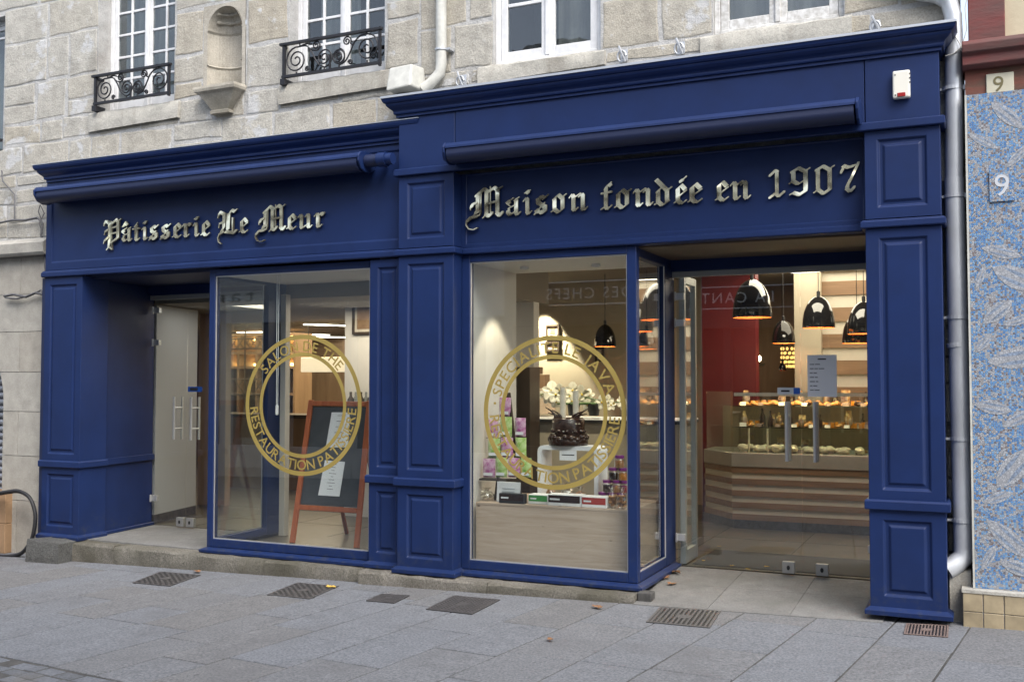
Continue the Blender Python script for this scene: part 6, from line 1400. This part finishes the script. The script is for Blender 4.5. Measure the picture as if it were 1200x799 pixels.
# service counter behind the display
A_ = at(622,487,2.3); 
t = thing('service_counter', 'cream fronted service counter with a dark top and white edge behind the window display', 'counter', (-3.8,2.6,0)); xl = at(603,500,2.2).x
mb = MB(); mb.box(A_.x-.1, -2.62, 1.95, 2.6, 0, A_.z-.05); mb.build('front', M['cream'], t); mb = MB(); mb.box(A_.x-.12,-2.6,1.92,2.62,A_.z-.05,A_.z-.02); mb.build('top', M['black'], t); mb = MB(); mb.box(A_.x-.12,-2.6,1.92,2.6,A_.z-.0199,A_.z-.008); mb.build('white_edge', M['paper'], t)
mb = MB(); a, b = at(604,500,1.6), at(621,430,1.6); mb.box(a.x, b.x, 1.6, 1.85, 0, b.z); tag(mb.build('dark_cabinet', M['darkwood'], bevel=.004, org=(a.x,1.6,0)), 'narrow dark upright cabinet at the end of the white side wall', 'cabinet')
for lb, x0_, y0_, x1_, y1_ in (('dark wooden box stacked on top of the other by the cream wall',380,0,415,38),('wider dark wooden box beneath the small one by the cream wall',378,40,452,115)):
    a, b = at(*q(x0_,y1_+0), 2.3), at(*q(x1_,y0_), 2.3); mb = MB(); mb.box(a.x,b.x,2.3,2.45,a.z,b.z); t = thing('wooden_box', lb, 'box', (a.x,2.3,a.z), 'dark boxes on the shelf'); mb.build('carton', M['slat'], t, bevel=.005)
a, b = at(*q(378,190),2.28), at(*q(470,165),2.28); mb = MB(); mb.box(a.x,b.x,2.25,2.5,at(*q(378,262),2.28).z+.02,at(*q(378,117),2.28).z-.003); tag(mb.build('shelf_block', M['oak'], bevel=.004, org=(a.x,2.3,a.z)), 'oak block on the service counter carrying the dark boxes', 'shelf')
# pictures on the cream wall
def picture(label, px0, py0, px1, py1, Y, m_in, tilt=0):
    a, b = at(px0, py1, Y), at(px1, py0, Y); t = thing('picture_frame', label, 'picture', ((a.x+b.x)/2, Y, a.z)); e = .028; d = .03
    mb = MB(); mb.box(a.x,b.x,Y-d,Y,b.z-e,b.z); mb.box(a.x,b.x,Y-d,Y,a.z,a.z+e); mb.box(a.x,a.x+e,Y-d,Y,a.z+e,b.z-e); mb.box(b.x-e,b.x,Y-d,Y,a.z+e,b.z-e); mb.build('frame', M['darkwood'], t)
    mb = MB(); mb.box(a.x+e,b.x-e,Y-.012,Y-.002,a.z+e,b.z-e); mb.build('mount', M['slatpale'], t); mb = MB(); mb.box(a.x+e*2.2,b.x-e*2.2,Y-.016,Y-.013,a.z+e*2.2,b.z-e*2.2); mb.build('print', m_in, t)
sep = mat('sepia_print', (.16,.09,.05), .5, col2=(.30,.20,.12), vscale=7)
picture('left sepia picture in a dark frame on the cream wall', 604,374,621,414,5.39,sep); picture('upper sepia picture beside the left one on the cream wall', 640,380,656,397,5.39,sep); picture('lower sepia picture hanging beneath the small upper one', 640,400,656,412,5.39,sep); picture('sepia picture behind the pendant on the cream wall', 698,407,708,424,5.39,sep)
# ---- tea room behind the left window
pw = at(404,430,2.6).x
mb = MB(); mb.box(pw, -4.42, 2.6, 2.75, 0, 2.46); struct(mb.build('tea_room_wall', M['plaster']))
picture('tall gold and dark picture frame at the right edge of the tea room window', 414,322,440,392,2.59,sep)
t = thing('pot_rack', 'dark shelf of bottles and pots on the pale tea room wall', 'shelf', (at(420,470,2.4).x,2.4,1)); a, b = at(408,478,2.5), at(440,472,2.5); mb = MB(); mb.box(a.x,b.x,2.3,2.599,a.z-.02,a.z); mb.build('board', M['darkwood'], t)
for i, px in enumerate((411,417,423,429,434)):
    p = at(px, 476, 2.42); mb = MB(); mb.lathe([(.035,0),(.04,.02),(.04,.10),(.015,.14),(.015,.19)], (p.x,2.42,a.z+.001), 12); tag(mb.build('bottle', M['upglass'] if i % 2 else M['darkwood'], smooth=50, org=(p.x,2.42,a.z)), 'small bottle standing on the shelf in the tea room', 'bottle', 'bottles on the tea room shelf')
# brown bar counter, lattice screen and golden shelves
Yk = 6.3; t = thing('shelf_unit', 'tall brown shelf unit with warm lit niches at the back of the tea room', 'shelf unit', (-9.0,6.6,0)); Yk = 6.3
xa, xb = at(258,400,Yk).x, at(345,400,Yk).x
mb = MB(); mb.box(xa,xb,Yk+.45,Yk+.5,0,2.4)
for z in (0,.45,.95,1.35,1.80,2.05,2.36): mb.box(xa,xb,Yk,Yk+.449,z,z+.04)
for k in range(5): x = xa+(xb-xa)*k/4; mb.box(x-.02,x+.02,Yk+.001,Yk+.448,0.0405,2.36)
mb.build('carcass', M['brownwall'], t)
mb = MB(); mb.box(xa+.05,xb-.05,Yk+.40,Yk+.43,1.86,1.89); mb.box(xa+.05,xb-.05,Yk+.40,Yk+.43,2.30,2.33); mb.build('lamp_strip', emit('niche_light', (1,.62,.22), 16), t)
t = thing('lattice_screen', 'dark diamond lattice screen across the lit shelves of the tea room', 'screen', ((xa+xb)/2,Yk-.3,1.8)); mb = MB()
for (py0, py1) in ((396,409),(444,462)):
    a, b = at(262,py1,Yk-.3), at(332,py0,Yk-.3); h = b.z-a.z; n = int((b.x-a.x)/(h*.9))+1
    for k in range(n):
        x = a.x+(b.x-a.x)*k/n; x2 = a.x+(b.x-a.x)*(k+1)/n; mb.tube([(x,Yk-.3,a.z),(x2,Yk-.3,b.z)],.008,5); mb.tube([(x,Yk-.28,b.z),(x2,Yk-.28,a.z)],.008,5)
    for z in (a.z,b.z): mb.tube([(a.x,Yk-.29,z),(b.x,Yk-.29,z)],.012,5)
for k in range(4): x = a.x+(b.x-a.x)*k/3; mb.tube([(x,Yk-.26,0),(x,Yk-.26,2.45)],.015,6)
mb.build('lattice', M['darkwood'], t)
a, b = at(345,520,4.6), at(402,455,4.6); t = thing('bar_counter', 'dark brown bar counter at the back of the tea room', 'counter', (a.x,4.6,0)); mb = MB(); mb.box(a.x-1.6,b.x,4.6,5.2,0,1.05); mb.build('front', M['brownwall'], t); mb = MB(); mb.box(a.x-1.63,b.x+.03,4.55,5.22,1.051,1.10); mb.build('top', M['darkwood'], t)
p = at(385,425,4.2); t = thing('hanging_sign', 'pale glowing rectangular lamp box hanging in the tea room', 'lamp', p); mb = MB(); a, b = at(352,436,4.6), at(412,418,4.6); mb.box(a.x,b.x,4.6,4.7,a.z,b.z); mb.build('diffuser', emit('soft_lamp', (1,.85,.6), .35), t, bevel=.01); mb = MB()
for x in (a.x+.1,b.x-.1): mb.tube([(x,4.65,b.z),(x,4.65,2.46)],.005,6)
mb.build('cord', M['black'], t)
def chair(x, y, a, label):
    t = thing('cafe_chair', label, 'chair', (0,0,0), 'dark chairs in the tea room'); mb = MB(); mb.box(-.2,.2,-.2,.2,.43,.47); mb.build('seat', M['darkwood'], t, bevel=.01); mb = MB(); mb.box(-.2,.2,.17,.2,.6,.92); mb.build('backrest', M['darkwood'], t, bevel=.01)
    for sx in (-.17,.17):
        for sy in (-.17,.17): mb = MB(); mb.box(sx-.018,sx+.018,sy-.018,sy+.018,0,.43 if sy < 0 else .92); mb.build('leg', M['darkwood'], t)
    t.location = (x,y,0); t.rotation_euler = (0,0,a); return t
for px, py, a_, lb in ((300,560,.3,'dark cafe chair at the left of the tea room'),(365,556,2.6,'dark cafe chair near the middle of the tea room'),(395,575,4.2,'dark cafe chair behind the chalkboard')):
    p = on_floor(px, py); chair(p.x, p.y, a_, lb)
p = on_floor(330,560); t = thing('cafe_table', 'round dark pedestal table in the tea room', 'table', (p.x,p.y,0)); mb = MB(); mb.lathe([(.35,.72),(.36,.73),(.36,.75),(.35,.76)],(p.x,p.y,0),28); mb.build('table_top', M['slat'], t); mb = MB(); mb.lathe([(.22,0),(.22,.02),(.03,.05),(.03,.719)],(p.x,p.y,0),18); mb.build('pedestal', M['black'], t)
# blind cords
for i, (px, y0_, y1_, lb) in enumerate(((326,322,486,'double blind cord with white weight hanging in the tea room window'),)):
    mb = MB(); c0 = at(px,y0_,.25); c1 = at(px,y1_-12,.25)
    for dx_ in (-.012,.012): mb.tube([(c0.x+dx_,.25,2.6),(c0.x+dx_*.6,.25,c1.z)],.0035,6)
    t = thing('blind_cord', lb, 'cord', (c0.x,.25,c1.z)); mb.build('cord', M['paper'], t); mb = MB(); mb.lathe([(.008,0),(.015,.01),(.015,.09),(.006,.10)],(c0.x,.25,c1.z-.1),12); mb.build('weight', M['paper'], t)
p0 = onx(773,395,-2.52); p1 = onx(773,487,-2.52); t = thing('blind_cord', 'thin blind cord with white weight by the side pane of the display window', 'cord', p1); mb = MB(); mb.tube([(p0.x,p0.y,2.6),(p1.x,p1.y,p1.z+.08)],.003,6); mb.build('cord', M['paper'], t); mb = MB(); mb.lathe([(.008,0),(.013,.01),(.013,.08),(.006,.09)],p1,12); mb.build('weight', M['paper'], t)
# chalkboard easel
el_ = on_floor(339,636); er = on_floor(413,641)
t = thing('chalkboard_easel', 'orange wooden easel chalkboard leaning back inside the tea room window', 'easel', ((el_.x+er.x)/2, el_.y, 0))
lean = .30; Ht = 1.40; yb = (el_.y+er.y)/2; nrm = Vector((0,-Ht,-lean*-1)).normalized()
P3 = lambda x, s_: Vector((x, yb+lean*s_, Ht*s_))
tl = None; xl, xr = el_.x+.02, er.x+.06; up = Vector((0,-1,.2))
# top edge positions measured at the leaned depth
xtl = at(365,473,yb+lean).x; xtr = xtl + (xr-xl)*.93
fr = lambda s_, side: P3((xl+(xtl-xl)*s_) if side == 0 else (xr+(xtr-xr)*s_), s_)
for sd in (0,1): mb = MB(); mb.bar(fr(0,sd), fr(1,sd), .055, .03, up); mb.build('leg', M['orange'], t, bevel=.004)
for s_, hw_ in ((.975,.05),(.245,.05)):
    mb = MB(); a, b = fr(s_,0), fr(s_,1); mb.bar(a+Vector((.028,0,0)), b-Vector((.028,0,0)), hw_, .028, up); mb.build('rail', M['orange'], t, bevel=.004)
mb = MB(); a, b, c, d = fr(.265,0), fr(.265,1), fr(.955,1), fr(.955,0); e = Vector((.026,0,0)); of = Vector((0,.006,0)); bk_ = Vector((0,.016,0))
mb.add([a+e+of,b-e+of,c-e+of,d+e+of,a+e+bk_,b-e+bk_,c-e+bk_,d+e+bk_], [(0,1,2,3),(7,6,5,4),(0,4,5,1),(1,5,6,2),(2,6,7,3),(3,7,4,0)]); mb.build('board', M['board'], t)
for sd in (.18,.82):
    mb = MB(); top_ = fr(.93,0).lerp(fr(.93,1), sd)+Vector((0,.03,0)); bot_ = Vector((top_.x+.03, yb+lean+.42, 0)); mb.bar(top_, bot_, .04, .022, up); mb.build('rear_leg', M['orange'], t, bevel=.003)
def sheet(label, c4, lines):
    rng = []
    for px, py in c4:
        d_ = ray(px, py); # plane of the leaning board
        n_ = Vector((0, Ht, -lean)).normalized(); p0_ = P3(0,0); rng.append(CAM + d_*((p0_-CAM).dot(n_)/d_.dot(n_)) + Vector((0,-.004,0)))
    t_ = thing('menu_sheet', label, 'paper', rng[0]); mb = MB(); off = Vector((0,.002,0)); r_ = rng
    mb.add([*r_, *[p+off for p in r_]], [(0,1,2,3),(7,6,5,4),(0,4,5,1),(1,5,6,2),(2,6,7,3),(3,7,4,0)]); mb.build('sheet', M['paper'], t_)
    mb = MB(); rr_ = random.Random(lines)
    for k in range(lines):
        v = .9-.8*k/lines; c = .5; h_ = rr_.uniform(.06,.2); w2 = lambda u, v: r_[0].lerp(r_[1],u).lerp(r_[3].lerp(r_[2],u), v) + Vector((0,-.0015,0))
        mb.add([w2(c-h_,v),w2(c+h_,v),w2(c+h_,v+.012),w2(c-h_,v+.012)], [(0,1,2,3)])
    mb.build('print', M['ink'], t_)
sheet('white typed menu sheet low on the chalkboard', [(373,580),(398,581.5),(404.5,541),(381,539)], 9)
sheet('white menu sheet high on the chalkboard behind the gold ring', [(382,524),(408,524),(410,483),(389,483)], 5)
